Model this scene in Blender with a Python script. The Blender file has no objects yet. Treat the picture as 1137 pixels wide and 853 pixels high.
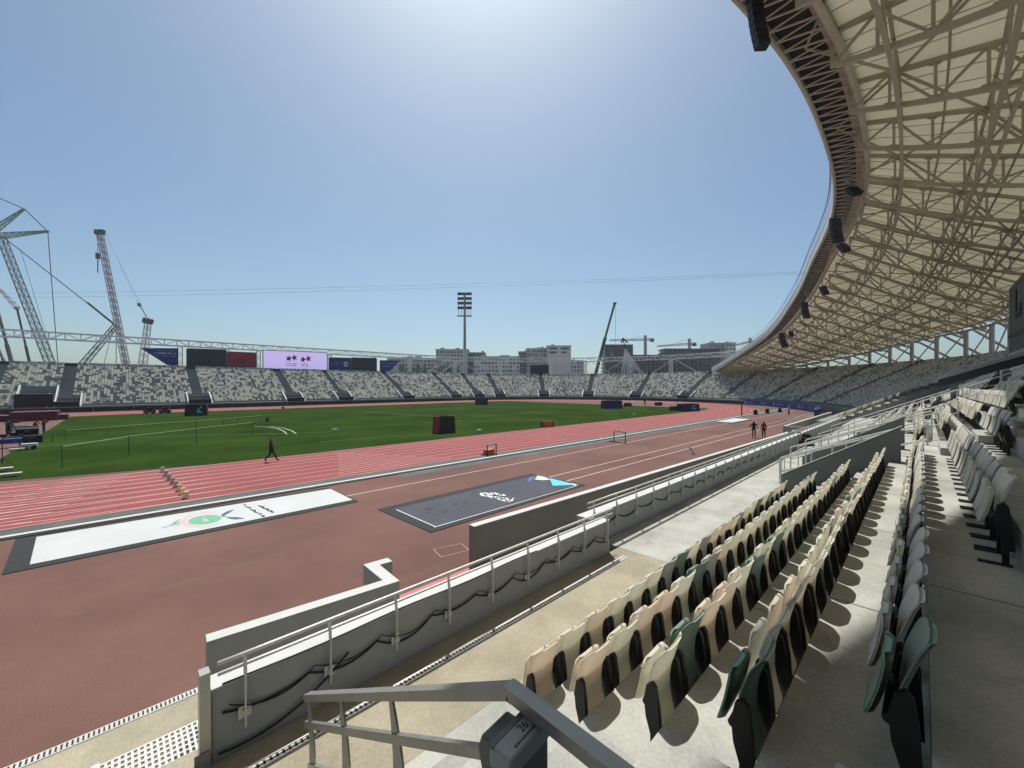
import bpy, math, random
from mathutils import Vector, Matrix
import numpy as np
R = random.Random(7)
S = bpy.context.scene
COL = S.collection
PI = math.pi
V = Vector
# ------------------------------------------------------------------ camera numbers
F = 445.0; YAW = math.radians(45.7); HZ = 429.0; CH = 5.3
CS, SN = math.cos(YAW), math.sin(YAW)
def ray(px):
    r = (px - 568.5) / F
    return CS + r * SN, SN - r * CS
def P(px, py, z=0.0):
    d = F * (CH - z) / (py - HZ)
    a, b = ray(px)
    return V((a * d, b * d, z))
def Q(px, d, z=0.0):
    a, b = ray(px)
    return V((a * d, b * d, z))
def ZAT(py, d):
    return CH + (HZ - py) / F * d
# ------------------------------------------------------------------ materials
MATS = {}
def mat(name, rgb, rough=0.6, var=0.12, scale=6.0, bump=0.0, metal=0.0, spec=0.4, rgb2=None, transl=0.0, emit=0.0, detail=6, fine=0.0, stain=None, fs=None, rnd=False):
    if name in MATS: return MATS[name]
    m = bpy.data.materials.new(name); m.use_nodes = True
    nt = m.node_tree; N = nt.nodes; L = nt.links
    b = N['Principled BSDF']; out = N['Material Output']
    tc = N.new('ShaderNodeTexCoord')
    CO = tc.outputs['Object']
    if rnd:
        oi = N.new('ShaderNodeObjectInfo'); ml = N.new('ShaderNodeMath'); ml.operation = 'MULTIPLY'; ml.inputs[1].default_value = 91.0; L.new(oi.outputs['Random'], ml.inputs[0])
        va = N.new('ShaderNodeVectorMath'); va.operation = 'ADD'; L.new(CO, va.inputs[0]); L.new(ml.outputs[0], va.inputs[1]); CO = va.outputs[0]
    no = N.new('ShaderNodeTexNoise'); no.inputs['Scale'].default_value = scale; no.inputs['Detail'].default_value = detail
    no.inputs['Roughness'].default_value = 0.62
    L.new(CO, no.inputs['Vector'])
    ra = N.new('ShaderNodeValToRGB')
    c1 = [max(0, c * (1 - var)) for c in rgb]; c2 = [min(1, c * (1 + var)) for c in (rgb2 or rgb)]
    ra.color_ramp.elements[0].color = (*c1, 1); ra.color_ramp.elements[0].position = 0.33
    ra.color_ramp.elements[1].color = (*c2, 1); ra.color_ramp.elements[1].position = 0.67
    L.new(no.outputs['Fac'], ra.inputs['Fac'])
    colout = ra.outputs['Color']
    if fine:
        n2 = N.new('ShaderNodeTexNoise'); n2.inputs['Scale'].default_value = fs or scale * 37; n2.inputs['Detail'].default_value = 3
        L.new(CO, n2.inputs['Vector'])
        mp = N.new('ShaderNodeMapRange'); mp.inputs['From Min'].default_value = 0.3; mp.inputs['From Max'].default_value = 0.7
        mp.inputs['To Min'].default_value = 1 - fine; mp.inputs['To Max'].default_value = 1 + fine
        L.new(n2.outputs['Fac'], mp.inputs['Value'])
        mx = N.new('ShaderNodeMix'); mx.data_type = 'RGBA'; mx.blend_type = 'MULTIPLY'; mx.inputs['Factor'].default_value = 1
        L.new(colout, mx.inputs['A']); L.new(mp.outputs['Result'], mx.inputs['B']); colout = mx.outputs['Result']
    if stain:
        n3 = N.new('ShaderNodeTexNoise'); n3.inputs['Scale'].default_value = stain[1]; n3.inputs['Detail'].default_value = 8; n3.inputs['Roughness'].default_value = 0.7
        if len(stain) > 4:
            mpg = N.new('ShaderNodeMapping'); mpg.inputs['Scale'].default_value = stain[4]
            L.new(CO, mpg.inputs['Vector']); L.new(mpg.outputs['Vector'], n3.inputs['Vector'])
        else: L.new(CO, n3.inputs['Vector'])
        mp = N.new('ShaderNodeMapRange'); mp.inputs['From Min'].default_value = stain[2]; mp.inputs['From Max'].default_value = stain[2] + 0.16
        mp.inputs['To Max'].default_value = stain[3]
        L.new(n3.outputs['Fac'], mp.inputs['Value'])
        mx = N.new('ShaderNodeMix'); mx.data_type = 'RGBA'
        L.new(mp.outputs['Result'], mx.inputs['Factor']); L.new(colout, mx.inputs['A']); mx.inputs['B'].default_value = (*stain[0], 1)
        colout = mx.outputs['Result']
    L.new(colout, b.inputs['Base Color'])
    b.inputs['Roughness'].default_value = rough; b.inputs['Metallic'].default_value = metal
    b.inputs['Specular IOR Level'].default_value = spec
    if bump:
        bp = N.new('ShaderNodeBump'); bp.inputs['Strength'].default_value = bump; bp.inputs['Distance'].default_value = 0.01
        n4 = N.new('ShaderNodeTexNoise'); n4.inputs['Scale'].default_value = scale * 14; n4.inputs['Detail'].default_value = 4
        L.new(CO, n4.inputs['Vector'])
        L.new(n4.outputs['Fac'], bp.inputs['Height']); L.new(bp.outputs['Normal'], b.inputs['Normal'])
    if transl:
        t = N.new('ShaderNodeBsdfTranslucent'); L.new(colout, t.inputs['Color'])
        mxs = N.new('ShaderNodeMixShader'); mxs.inputs['Fac'].default_value = transl
        L.new(b.outputs[0], mxs.inputs[1]); L.new(t.outputs[0], mxs.inputs[2]); L.new(mxs.outputs[0], out.inputs['Surface'])
    if emit:
        b.inputs['Emission Color'].default_value = (*rgb, 1); b.inputs['Emission Strength'].default_value = emit
    MATS[name] = m
    return m
M = lambda n: MATS[n]
mat('apron', (0.134, 0.073, 0.061), 0.85, 0.14, 0.16, 0.5, rgb2=(.147,.080,.067), fine=0.22, stain=((0.155, 0.11, 0.085), 0.35, 0.56, 0.5, (0.5, 1.6, 1)), spec=.12, fs=45)
mat('lane_red', (0.245, 0.074, 0.069), 0.85, 0.10, 0.3, 0.3, fine=0.1, spec=.1, fs=45)
mat('pink_rubber', (0.5, 0.14, 0.15), 0.8, 0.08, 3)
mat('white_line', (0.6, 0.45, 0.43), 0.7, 0.1, 4, spec=.15)
mat('grass', (0.022, 0.042, 0.009), 1.0, 0.2, 0.12, 0.6, spec=0.0, rgb2=(.028,.052,.011), fine=0.3, fs=14, stain=((.045, .058, .018), .22, .57, .45))
mat('grass_line', (0.09, 0.13, 0.06), 0.9, 0.25, 4, spec=0.1)
mat('grass_line_white', (0.42, 0.46, 0.35), 0.9, 0.15, 4, spec=0.1)
mat('kerb_grey', (0.075, 0.08, 0.073), 0.8, 0.2, 0.8, fine=0.1)
mat('kerb_white', (0.5, 0.5, 0.48), 0.6, 0.08, 3)
mat('slot_black', (0.012, 0.012, 0.012), 0.7, 0.2, 5)
mat('concrete', (0.295, 0.302, 0.274), 0.88, 0.13, 0.9, 0.35, rgb2=(.352,.358,.325), fine=0.1, stain=((0.19, 0.187, 0.165), 1.7, 0.57, 0.6))
mat('concrete_step', (0.29, 0.296, 0.268), .88, .1, 1.3, .35, rgb2=(.335, .34, .308), fine=.12, stain=((.17, .167, .147), 2.6, .54, .7))
mat('concrete_sand', (0.265, 0.24, 0.175), 0.9, 0.16, 0.8, 0.4, rgb2=(.31,.282,.212), fine=0.13, stain=((0.10, 0.09, 0.066), 6.5, 0.645, 0.75))
mat('painted_wall', (0.31, 0.32, 0.31), 0.75, 0.06, 0.7, 0.15, stain=((0.23, 0.236, 0.225), 1.1, 0.56, 0.5, (1, 1, 0.35)))
mat('wall_brown', (0.185, 0.175, 0.165), 0.75, 0.07, 0.7, 0.15)
mat('white_and_sunlit_cap', (0.47, 0.48, 0.466), 0.6, 0.08, 1.5, fine=0.05)  # real white things, plus wall tops with sunlight put into the colour
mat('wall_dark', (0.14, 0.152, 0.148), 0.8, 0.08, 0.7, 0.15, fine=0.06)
mat('terrace_far', (0.2, 0.205, 0.195), 0.85, 0.1, 0.5, fine=0.06)
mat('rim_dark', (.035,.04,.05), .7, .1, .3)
mat('stand_wall', (0.2, 0.208, 0.205), 0.8, 0.1, 0.3)
mat('steel', (0.4, 0.4, 0.37), 0.38, 0.08, 5, metal=0.55)
mat('steel_dull', (0.24, 0.24, 0.225), 0.42, 0.12, 5, metal=0.5)
mat('galv', (0.58, 0.58, 0.55), 0.5, 0.1, 8, metal=0.25)
mat('black_plastic', (0.012, 0.012, 0.013), 0.5, 0.2, 8)
mat('black_rubber', (0.018, 0.02, 0.02), 0.85, 0.3, 6, fine=0.3)
mat('cable_black', (0.01, 0.01, 0.01), 0.5, 0.1, 8)
mat('seat_cream', (0.8, 0.77, 0.66), 0.42, 0.07, 1.2, transl=0.5, rnd=True, stain=((.30, .27, .21), 7.0, .60, .35))
mat('seat_peach', (0.8, 0.72, 0.61), 0.42, 0.07, 1.2, transl=0.5, rnd=True, stain=((.30, .27, .21), 7.0, .60, .35))
mat('seat_ivory', (0.8, 0.78, 0.68), 0.42, 0.07, 1.2, transl=0.5, rnd=True, stain=((.30, .27, .21), 7.0, .60, .35))
mat('seat_sage', (0.17, 0.24, 0.185), 0.42, 0.08, 1.2, transl=0.12, rnd=True, stain=((.30, .27, .21), 7.0, .60, .35))
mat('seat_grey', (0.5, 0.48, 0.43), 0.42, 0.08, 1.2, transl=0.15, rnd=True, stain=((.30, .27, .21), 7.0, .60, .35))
mat('far_white', (0.84, 0.83, 0.76), 0.5, 0.08, 0.6, transl=.5)
mat('far_tan', (0.6, 0.58, 0.5), 0.5, 0.08, 0.6)
mat('far_sage', (0.27, 0.275, 0.245), 0.5, 0.1, 0.6)
mat('roof_sheet', (0.74, 0.71, 0.61), 0.7, 0.05, 0.25, spec=0.2, transl=.45)
mat('roof_steel', (0.43, 0.4, 0.315), 0.55, 0.06, 0.8)
mat('roof_steel_light', (0.52, 0.5, 0.43), 0.55, 0.06, 0.8)
mat('catwalk', (0.035, 0.035, 0.035), 0.8, 0.2, 2)
mat('fascia', (0.46, 0.47, 0.48), 0.5, 0.07, 0.6)
mat('column_white', (0.45, 0.46, 0.45), 0.5, 0.05, 0.8)
mat('speaker', (0.012, 0.016, 0.022), 0.6, 0.2, 4)
mat('truss_white', (0.62, 0.64, 0.64), 0.5, 0.06, 1)
mat('truss_dark', (0.12, 0.12, 0.13), 0.6, 0.1, 1)
mat('crane_green', (0.10, 0.20, 0.17), 0.6, 0.15, 1)
mat('crane_teal', (0.09, 0.13, 0.15), 0.6, 0.15, 1)
mat('crane_red', (0.26, 0.19, 0.2), 0.6, 0.2, 1, rgb2=(.42,.36,.38))
mat('crane_dark', (0.05, 0.055, 0.07), 0.6, 0.15, 1)
mat('crane_grey', (0.22, 0.23, 0.25), 0.6, 0.1, 1)
mat('screen_black', (0.014, 0.022, 0.025), 0.5, 0.1, 1)
mat('screen_lavender', (0.50, 0.42, 0.72), 0.6, 0.02, 1, emit=0.75)
mat('logo_navy', (0.015, 0.03, 0.16), 0.6, 0.05, 1)
mat('logo_red', (0.45, 0.02, 0.08), 0.6, 0.05, 1)
mat('logo_grey', (0.26, 0.22, 0.38), 0.6, 0.05, 1)
mat('banner_blue', (0.012, 0.04, 0.17), 0.65, 0.1, 0.5)
mat('banner_blue_bright', (0.014, 0.05, 0.24), 0.6, 0.1, 0.5)
mat('banner_red', (0.3, 0.02, 0.035), 0.65, 0.1, 0.5)
mat('banner_ink', (0.03, 0.05, 0.03), 0.65, 0.1, 0.5)
mat('print_white', (0.58, 0.6, 0.6), 0.7, 0.06, 2)
mat('print_pale', (0.25, 0.33, 0.5), 0.7, 0.06, 2)
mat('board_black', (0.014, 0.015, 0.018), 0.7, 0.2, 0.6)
mat('mat_white', (0.455, 0.475, 0.475), 0.75, 0.05, 0.6, fine=0.03)
mat('mat_grey', (0.075, 0.078, 0.095), 0.8, 0.10, 0.5, fine=0.08, stain=((0.05, 0.053, 0.066), 1.2, 0.55, 0.6), spec=.1)
mat('print_green', (0.13, 0.36, 0.24), 0.75, 0.08, 3)
mat('print_green_dark', (0.05, 0.11, 0.11), 0.75, 0.12, 3)
mat('print_pink', (0.62, 0.36, 0.36), 0.75, 0.08, 3)
mat('print_black', (0.05, 0.055, 0.06), 0.75, 0.1, 3)
mat('print_cyan', (0.10, 0.48, 0.66), 0.75, 0.06, 3)
mat('print_blue', (0.08, 0.11, 0.36), 0.75, 0.1, 3)
mat('bldg_white', (0.47, 0.475, 0.47), 0.8, 0.06, 0.1)
mat('bldg_pale', (0.36, 0.37, 0.37), 0.8, 0.06, 0.1)
mat('bldg_grey', (0.19, 0.20, 0.205), 0.8, 0.07, 0.1)
mat('bldg_dark', (0.10, 0.105, 0.105), 0.8, 0.1, 0.1)
mat('bldg_raw', (0.095, 0.095, 0.093), 0.9, 0.14, 0.1)
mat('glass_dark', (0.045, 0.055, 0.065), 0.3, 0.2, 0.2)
mat('leaf', (0.04, 0.07, 0.03), 0.8, 0.3, 0.6, rgb2=(0.06, 0.10, 0.04))
mat('bark', (0.12, 0.09, 0.06), 0.9, 0.2, 2)
mat('ground', (0.26, 0.23, 0.18), 0.95, 0.2, 0.02)
mat('skin', (0.30, 0.17, 0.11), 0.6, 0.05, 5)
mat('cloth_black', (0.012, 0.013, 0.017), 0.9, 0.2, 5)
mat('cloth_navy', (0.02, 0.025, 0.06), 0.9, 0.2, 5)
mat('cloth_red', (0.22, 0.03, 0.03), 0.9, 0.2, 5)
mat('cloth_green', (0.03, 0.10, 0.05), 0.9, 0.2, 5)
mat('cloth_khaki', (0.10, 0.085, 0.06), 0.9, 0.2, 5)
mat('cloth_white', (0.6, 0.6, 0.58), 0.9, 0.1, 5)
mat('mat_red', (0.10, 0.012, 0.018), 0.7, 0.1, 1)
mat('orange_wood', (0.42, 0.16, 0.06), 0.7, 0.15, 4)
mat('box_grey', (0.24, 0.27, 0.272), 0.5, 0.08, 12)
mat('box_grey_dark', (0.09, 0.1, 0.102), 0.5, 0.1, 12)
mat('box_ink', (0.012, 0.014, 0.03), 0.6, 0.1, 12)
mat('marker_yellow', (0.78, 0.72, 0.42), 0.6, 0.05, 3)
mat('table_blue', (0.025, 0.05, 0.2), 0.6, 0.1, 3)
mat('sheet_grey', (0.27, 0.29, 0.30), 0.5, 0.06, 1)
def slot_mat():
    m = mat('drain_slots', (.46, .46, .43), .5, .1, 8); nt = m.node_tree; N = nt.nodes; L = nt.links; b = N['Principled BSDF']; lk = b.inputs['Base Color'].links[0].from_socket
    tc = N.new('ShaderNodeTexCoord'); sx = N.new('ShaderNodeSeparateXYZ'); L.new(tc.outputs['Object'], sx.inputs[0])
    a = N.new('ShaderNodeMath'); a.operation = 'MULTIPLY'; a.inputs[1].default_value = 1 / .055; L.new(sx.outputs[0], a.inputs[0])
    f = N.new('ShaderNodeMath'); f.operation = 'FRACT'; L.new(a.outputs[0], f.inputs[0]); g = N.new('ShaderNodeMath'); g.operation = 'LESS_THAN'; g.inputs[1].default_value = .42; L.new(f.outputs[0], g.inputs[0])
    mx = N.new('ShaderNodeMix'); mx.data_type = 'RGBA'; L.new(g.outputs[0], mx.inputs['Factor']); L.new(lk, mx.inputs['A']); mx.inputs['B'].default_value = (.012, .012, .012, 1); L.new(mx.outputs['Result'], b.inputs['Base Color'])
slot_mat()
# ------------------------------------------------------------------ mesh helpers
WL = {}
class MB:
    def __init__(s): s.v = []; s.f = []; s.m = []
    def add(s, vs, fs, mi=0):
        k = len(s.v); s.v += [tuple(x) for x in vs]
        for f in fs: s.f.append(tuple(k + i for i in f)); s.m.append(mi)
    def box(s, a, b, mi=0):
        x0, y0, z0 = a; x1, y1, z1 = b
        s.hexa([(x0, y0), (x1, y0), (x1, y1), (x0, y1)], z0, z1, mi)
    def hexa(s, pl, z0, z1, mi=0):
        n = len(pl)
        if sum(pl[i][0] * pl[(i + 1) % n][1] - pl[(i + 1) % n][0] * pl[i][1] for i in range(n)) < 0: pl = pl[::-1]
        vs = [(p[0], p[1], z0) for p in pl] + [(p[0], p[1], z1) for p in pl]
        s.add(vs, [tuple(range(n))[::-1], tuple(range(n, 2 * n))] + [(i, (i + 1) % n, n + (i + 1) % n, n + i) for i in range(n)], mi)
    def quad(s, a, b, c, d, mi=0): s.add([a, b, c, d], [(0, 1, 2, 3)], mi)
    def poly(s, pts, mi=0): s.add(pts, [tuple(range(len(pts)))], mi)
    def slab(s, pts, n, t, mi=0):
        n = V(n).normalized() * t; k = len(pts)
        s.add([V(p) for p in pts] + [V(p) + n for p in pts], [tuple(range(k))[::-1], tuple(range(k, 2 * k))] + [(i, (i + 1) % k, k + (i + 1) % k, k + i) for i in range(k)], mi)
    def bar(s, p, q, w, h=None, mi=0, up=(0, 0, 1)):
        p = V(p); q = V(q); h = h or w; d = q - p
        if d.length < 1e-6: return
        d.normalize(); u = V(up)
        if abs(d.dot(u)) > 0.97: u = V((1, 0, 0)) if abs(d.x) < 0.9 else V((0, 1, 0))
        a = d.cross(u).normalized() * w / 2; b = a.cross(d).normalized() * h / 2
        s.add([p - a - b, p + a - b, p + a + b, p - a + b, q - a - b, q + a - b, q + a + b, q - a + b],
              [(0, 1, 2, 3), (7, 6, 5, 4), (1, 0, 4, 5), (2, 1, 5, 6), (3, 2, 6, 7), (0, 3, 7, 4)], mi)
    def tube(s, pts, r, n=6, mi=0, r2=None):
        pts = [V(p) for p in pts]; k0 = len(s.v); K = len(pts); prev = None
        for i, p in enumerate(pts):
            d = (pts[min(i + 1, K - 1)] - pts[max(i - 1, 0)]).normalized()
            u = V((0, 0, 1)) if abs(d.z) < 0.95 else V((1, 0, 0))
            a = d.cross(u).normalized(); b = a.cross(d).normalized()
            if prev is not None and a.dot(prev) < 0: a = -a; b = -b
            prev = a
            rr = r if r2 is None else r + (r2 - r) * i / (K - 1)
            for j in range(n):
                t = 2 * PI * j / n; s.v.append(tuple(p + (a * math.cos(t) + b * math.sin(t)) * rr))
        for i in range(K - 1):
            for j in range(n):
                s.f.append((k0 + i * n + j, k0 + i * n + (j + 1) % n, k0 + (i + 1) * n + (j + 1) % n, k0 + (i + 1) * n + j)); s.m.append(mi)
        s.f.append(tuple(k0 + j for j in range(n))[::-1]); s.m.append(mi)
        s.f.append(tuple(k0 + (K - 1) * n + j for j in range(n))); s.m.append(mi)
    def lattice(s, p, q, w0, w1, n, ch, di, mi=0, mj=None, side=None):
        p = V(p); q = V(q); d = (q - p).normalized()
        if side is None:
            side = d.cross(V((0, 0, 1)))
            if side.length < 0.05: side = V((1, 0, 0))
        side = V(side).normalized(); up = side.cross(d).normalized(); mj = mi if mj is None else mj
        def c(i, k):
            t = i / n; w = (w0 + (w1 - w0) * t) / 2
            return p.lerp(q, t) + side * w * (1 if k in (0, 3) else -1) + up * w * (1 if k in (0, 1) else -1)
        for k in range(4): s.bar(c(0, k), c(n, k), ch, mi=mi)
        for i in range(n):
            for k in range(4):
                a, b = (k, (k + 1) % 4) if i % 2 else ((k + 1) % 4, k)
                s.bar(c(i, a), c(i + 1, b), di, mi=mj)
                if i % 2 == 0: s.bar(c(i, k), c(i, (k + 1) % 4), di, mi=mj)
    def build(s, name, mats, parent=None, smooth=False, shift=True):
        if isinstance(mats, str): mats = [mats]
        off = WL.get(parent.name, V((0, 0, 0))) if parent is not None and shift else V((0, 0, 0))
        vs = [(x[0] - off.x, x[1] - off.y, x[2] - off.z) for x in s.v]
        me = bpy.data.meshes.new(name); me.from_pydata(vs, [], s.f)
        for n in mats: me.materials.append(MATS[n])
        if len(mats) > 1: me.polygons.foreach_set('material_index', s.m)
        if smooth: me.polygons.foreach_set('use_smooth', [True] * len(s.f))
        me.update()
        o = bpy.data.objects.new(name, me); COL.objects.link(o)
        if parent is not None:
            o.parent = parent; WL[o.name] = off
        return o
def tag(o, label=None, cat=None, group=None, kind=None):
    if label: o['label'] = label
    if cat: o['category'] = cat
    if group: o['group'] = group
    if kind: o['kind'] = kind
    return o
def thing(name, label, cat, loc=(0, 0, 0), group=None, rz=0.0):
    o = bpy.data.objects.new(name, None); COL.objects.link(o)
    o.location = loc; o.rotation_euler = (0, 0, rz); o.empty_display_size = 0.2
    WL[o.name] = V(loc)
    return tag(o, label, cat, group)
def kids(o): return [c for c in bpy.data.objects if c.parent == o]
def copy_tree(root, loc, rz=0.0, label=None, rx=0.0, cache={}):
    if root.name not in cache: cache[root.name] = [(c, kids(c)) for c in kids(root)]
    r = root.copy(); COL.objects.link(r); r.location = loc; r.rotation_euler = (rx, 0, rz)
    if label: r['label'] = label
    for c, gs in cache[root.name]:
        k = c.copy(); COL.objects.link(k); k.parent = r
        for g in gs:
            h = g.copy(); COL.objects.link(h); h.parent = k
    return r
ORD = ['', 'first', 'second', 'third', 'fourth', 'fifth', 'sixth', 'seventh', 'eighth', 'ninth', 'tenth', 'eleventh', 'twelfth', 'thirteenth',
       'fourteenth', 'fifteenth', 'sixteenth', 'seventeenth', 'eighteenth', 'nineteenth', 'twentieth', 'twenty-first', 'twenty-second', 'twenty-third',
       'twenty-fourth', 'twenty-fifth', 'twenty-sixth', 'twenty-seventh', 'twenty-eighth', 'twenty-ninth', 'thirtieth', 'thirty-first', 'thirty-second']
# ------------------------------------------------------------------ bowl geometry
BX, BY = 84.0, 66.0
def bowl(u, r):
    """u metres along the bowl measured at radius 60: positive = far straight to the left, negative = round the end."""
    if u >= 0: return V((BX - u, BY + r, 0))
    phi = -u / 60.0
    if phi <= PI: return V((BX + r * math.sin(phi), BY + r * math.cos(phi), 0))
    return V((BX - (phi - PI) * 60.0, BY - r, 0))
def bowl_n(u):
    if u >= 0: return V((0, 1, 0))
    phi = -u / 60.0
    return V((math.sin(phi), math.cos(phi), 0)) if phi <= PI else V((0, -1, 0))
def ringu(px, r):
    a, b = ray(px)
    # far intersection of the ray with the bowl outline at radius r
    d = (BY + r) / b if b > 0 else 1e9
    if b > 0 and a * d <= BX: return BX - a * d, d
    A = a * a + b * b; B = -2 * (a * BX + b * BY); Cc = BX * BX + BY * BY - r * r
    d = (-B + math.sqrt(max(0, B * B - 4 * A * Cc))) / (2 * A)
    x, y = a * d - BX, b * d - BY
    return -math.atan2(x, y) * 60.0, d
# ================================================================== SETTING
g = MB(); g.quad((-3000, -3000, -0.35), (3000, -3000, -0.35), (3000, 3000, -0.35), (-3000, 3000, -0.35))
tag(g.build('ground', 'ground'), kind='structure')
def ring_sheet(mb, r0, r1, z, cx0, cx1, cy, mi=0, n=48):
    def pts(r):
        o = [(cx1 + r * math.sin(PI * i / n), cy + r * math.cos(PI * i / n)) for i in range(n + 1)]
        o += [(cx0 - r * math.sin(PI * i / n), cy - r * math.cos(PI * i / n)) for i in range(n + 1)]
        return o
    a, b = pts(r0), pts(r1); k = len(a)
    for i in range(k):
        j = (i + 1) % k
        mb.quad((*a[i], z), (*a[j], z), (*b[j], z), (*b[i], z), mi)
t = MB()
n = 64
out = [(BX + 57.2 * math.sin(PI * i / n), BY + 57.2 * math.cos(PI * i / n), 0) for i in range(n + 1)] + [(-60, BY - 57.2, 0), (-60, BY + 57.2, 0)]
t.poly(out)
apron = tag(t.build('running_track', 'apron'), kind='structure')
TX0, TX1, TY = 4.3, 88.7, 70.0
l = MB(); ring_sheet(l, 36.5, 46.3, 0.004, TX0, TX1, TY); l.quad((-50, 23.7, 0.0042), (4.3, 23.7, 0.0042), (4.3, 33.5, 0.0042), (-50, 33.5, 0.0042))
l.build('lane_surface', 'lane_red', apron)['kind'] = 'structure'
ln = MB()
for i in range(9):
    r = 36.5 + 1.22 * i + 0.02
    ring_sheet(ln, r - 0.028, r + 0.028, 0.009, TX0, TX1, TY)
    ln.quad((-50, TY - r - 0.028, 0.0092), (4.3, TY - r - 0.028, 0.0092), (4.3, TY - r + 0.028, 0.0092), (-50, TY - r + 0.028, 0.0092))
# broader painted dashes of the take-over zone, stepped from lane to lane
for i in range(8):
    y = 24.35 + 1.22 * i
    for k, (x0, x1) in enumerate(((-22, -9), (-7.2, -2.5), (9.3 - 0.25 * i, 17.5 - 1.1 * i))):
        ln.quad((x0 + 0.7 * i, y - .035, .0094), (x1 + 0.4 * i, y - .035, .0094), (x1 + 0.4 * i, y + .035, .0094), (x0 + 0.7 * i, y + .035, .0094))
for y in (19.4, 15.2, 13.9):
    x0 = 5.5 if y == 19.4 else 17.2
    ln.quad((x0, y - .04, .009), (104, y - .04, .009), (104, y + .04, .009), (x0, y + .04, .009))
for (a, b) in (((481, 610), (512, 604)), ((512, 604), (521, 611)), ((521, 611), (490, 619)), ((490, 619), (481, 610))):
    p, q = P(*a), P(*b); ln.bar(p + V((0, 0, .006)), q + V((0, 0, .006)), .014, .004)
for k in range(14):   # far bend: white stagger ticks on the lanes
    a = 0.75 + 0.11 * k
    for i in range(7):
        r = 37.2 + 1.22 * i; aa = a + 0.012 * i
        c = V((TX1 + r * math.sin(aa), TY + r * math.cos(aa), .010)); dd = V((math.cos(aa), -math.sin(aa), 0))
        ln.bar(c - dd * 0.6, c + dd * 0.6, .10, .004)
ln.build('lane_marking', 'white_line', apron)['kind'] = 'structure'
pk = MB(); pk.quad((4.45, 8.5, .006), (8.6, 8.5, .006), (8.6, 9.25, .006), (4.45, 9.25, .006)); pk.build('pink_strip', 'pink_rubber', apron)['kind'] = 'structure'
# kerb drain between apron and lanes
kb = MB()
kb.quad((-50, 22.5, .005), (118, 22.5, .005), (118, 23.62, .005), (-50, 23.62, .005), 0)
kb.quad((11.8, 21.1, .005), (118, 21.1, .005), (118, 22.02, .005), (11.8, 22.02, .005), 0)
kb.box((-50, 22.02, -.05), (118, 22.24, .03), 2); kb.box((-50, 22.242, -.05), (118, 22.5, .06), 1)
tag(kb.build('track_kerb', ['kerb_grey', 'kerb_white', 'slot_black']), kind='structure')
# infield
gr = MB(); n = 40
pts = [(TX1 + 36.3 * math.sin(PI * i / n), TY + 36.3 * math.cos(PI * i / n)) for i in range(n + 1)]
pts = [p for p in pts if p[0] <= 100.5]
top = [p for p in pts if p[1] > TY]; bot = [p for p in pts if p[1] <= TY]
lft = lambda y: 4.3 - math.sqrt(max(0, 36.3 ** 2 - (y - TY) ** 2))
ring = top + bot
left = [(max(-6.3, lft(y)), y) for y in np.linspace(TY - 36.3, TY + 36.3, 30)]
gr.poly([(p[0], p[1], .012) for p in (ring + left)])
# fix orientation by building as fan-free n-gon
grass = tag(gr.build('grass', 'grass'), kind='structure')
gl = MB()
def gline(pts, w, z=.018, mi=0):
    for a, b in zip(pts[:-1], pts[1:]):
        p, q = P(*a), P(*b); p.z = q.z = z; gl.bar(p, q, w, .004, mi)
gline([(40, 497), (140, 487), (215, 483.5), (320, 481.5), (376, 479.5)], .22)
gline([(282, 473.4), (296, 474.2), (308, 476), (315, 479), (318.5, 482.3)], .13, mi=1)
gline([(300, 473.6), (315, 475.6), (324, 478.6), (329, 482)], .13, mi=1)
gline([(405, 457.5), (450, 460.5), (512, 464.3)], .3)
gline([(470, 470), (512, 467.4)], .3)
gline([(405, 457.5), (470, 455.6), (585, 451.5)], .3)
gline([(525, 463.5), (560, 460.5), (600, 458)], .25)
gline([(355, 491), (420, 486), (480, 483)], .15)
gl.build('pitch_marking', ['grass_line', 'grass_line_white'], grass)['kind'] = 'structure'
# ================================================================== FAR BOWL
US = 112.0; UE = -60 * PI - 24
def usteps(u0, u1, step):
    n = max(1, int(abs(u1 - u0) / step)); return [u0 + (u1 - u0) * i / n for i in range(n + 1)]
rows = [(58.3 + 0.745 * i, 1.15 + 0.375 * i) for i in range(25)]
prof = [(57.0, -0.3), (57.0, 1.15)]
for i, (r, z) in enumerate(rows):
    prof += [(r + 0.745, z)]
    if i < 24: prof += [(r + 0.745, z + 0.375)]
rl, zl = prof[-1]
prof += [(rl, zl + 0.75), (rl + 0.35, zl + 0.75), (rl + 0.35, -0.3)]
stand = thing('grandstand', 'long curved concrete grandstand bowl wrapping the far side of the track', 'grandstand', (BX, BY + 57, 0))
mb = MB(); uu = usteps(US, UE, 2.0)
for i, u in enumerate(uu):
    b, nn = bowl(u, 0), bowl_n(u)
    for r, z in prof: mb.v.append(tuple(bowl(u, r) + V((0, 0, z))))
K = len(prof)
for i in range(len(uu) - 1):
    for j in range(K - 1):
        mb.f.append((i * K + j, (i + 1) * K + j, (i + 1) * K + j + 1, i * K + j + 1)); mb.m.append(1 if j in (0,) else (2 if j >= K - 4 else 0))
mb.f.append(tuple((len(uu) - 1) * K + j for j in range(K))); mb.m.append(0)
mb.build('terrace', ['terrace_far', 'stand_wall', 'rim_dark'], stand)
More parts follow.
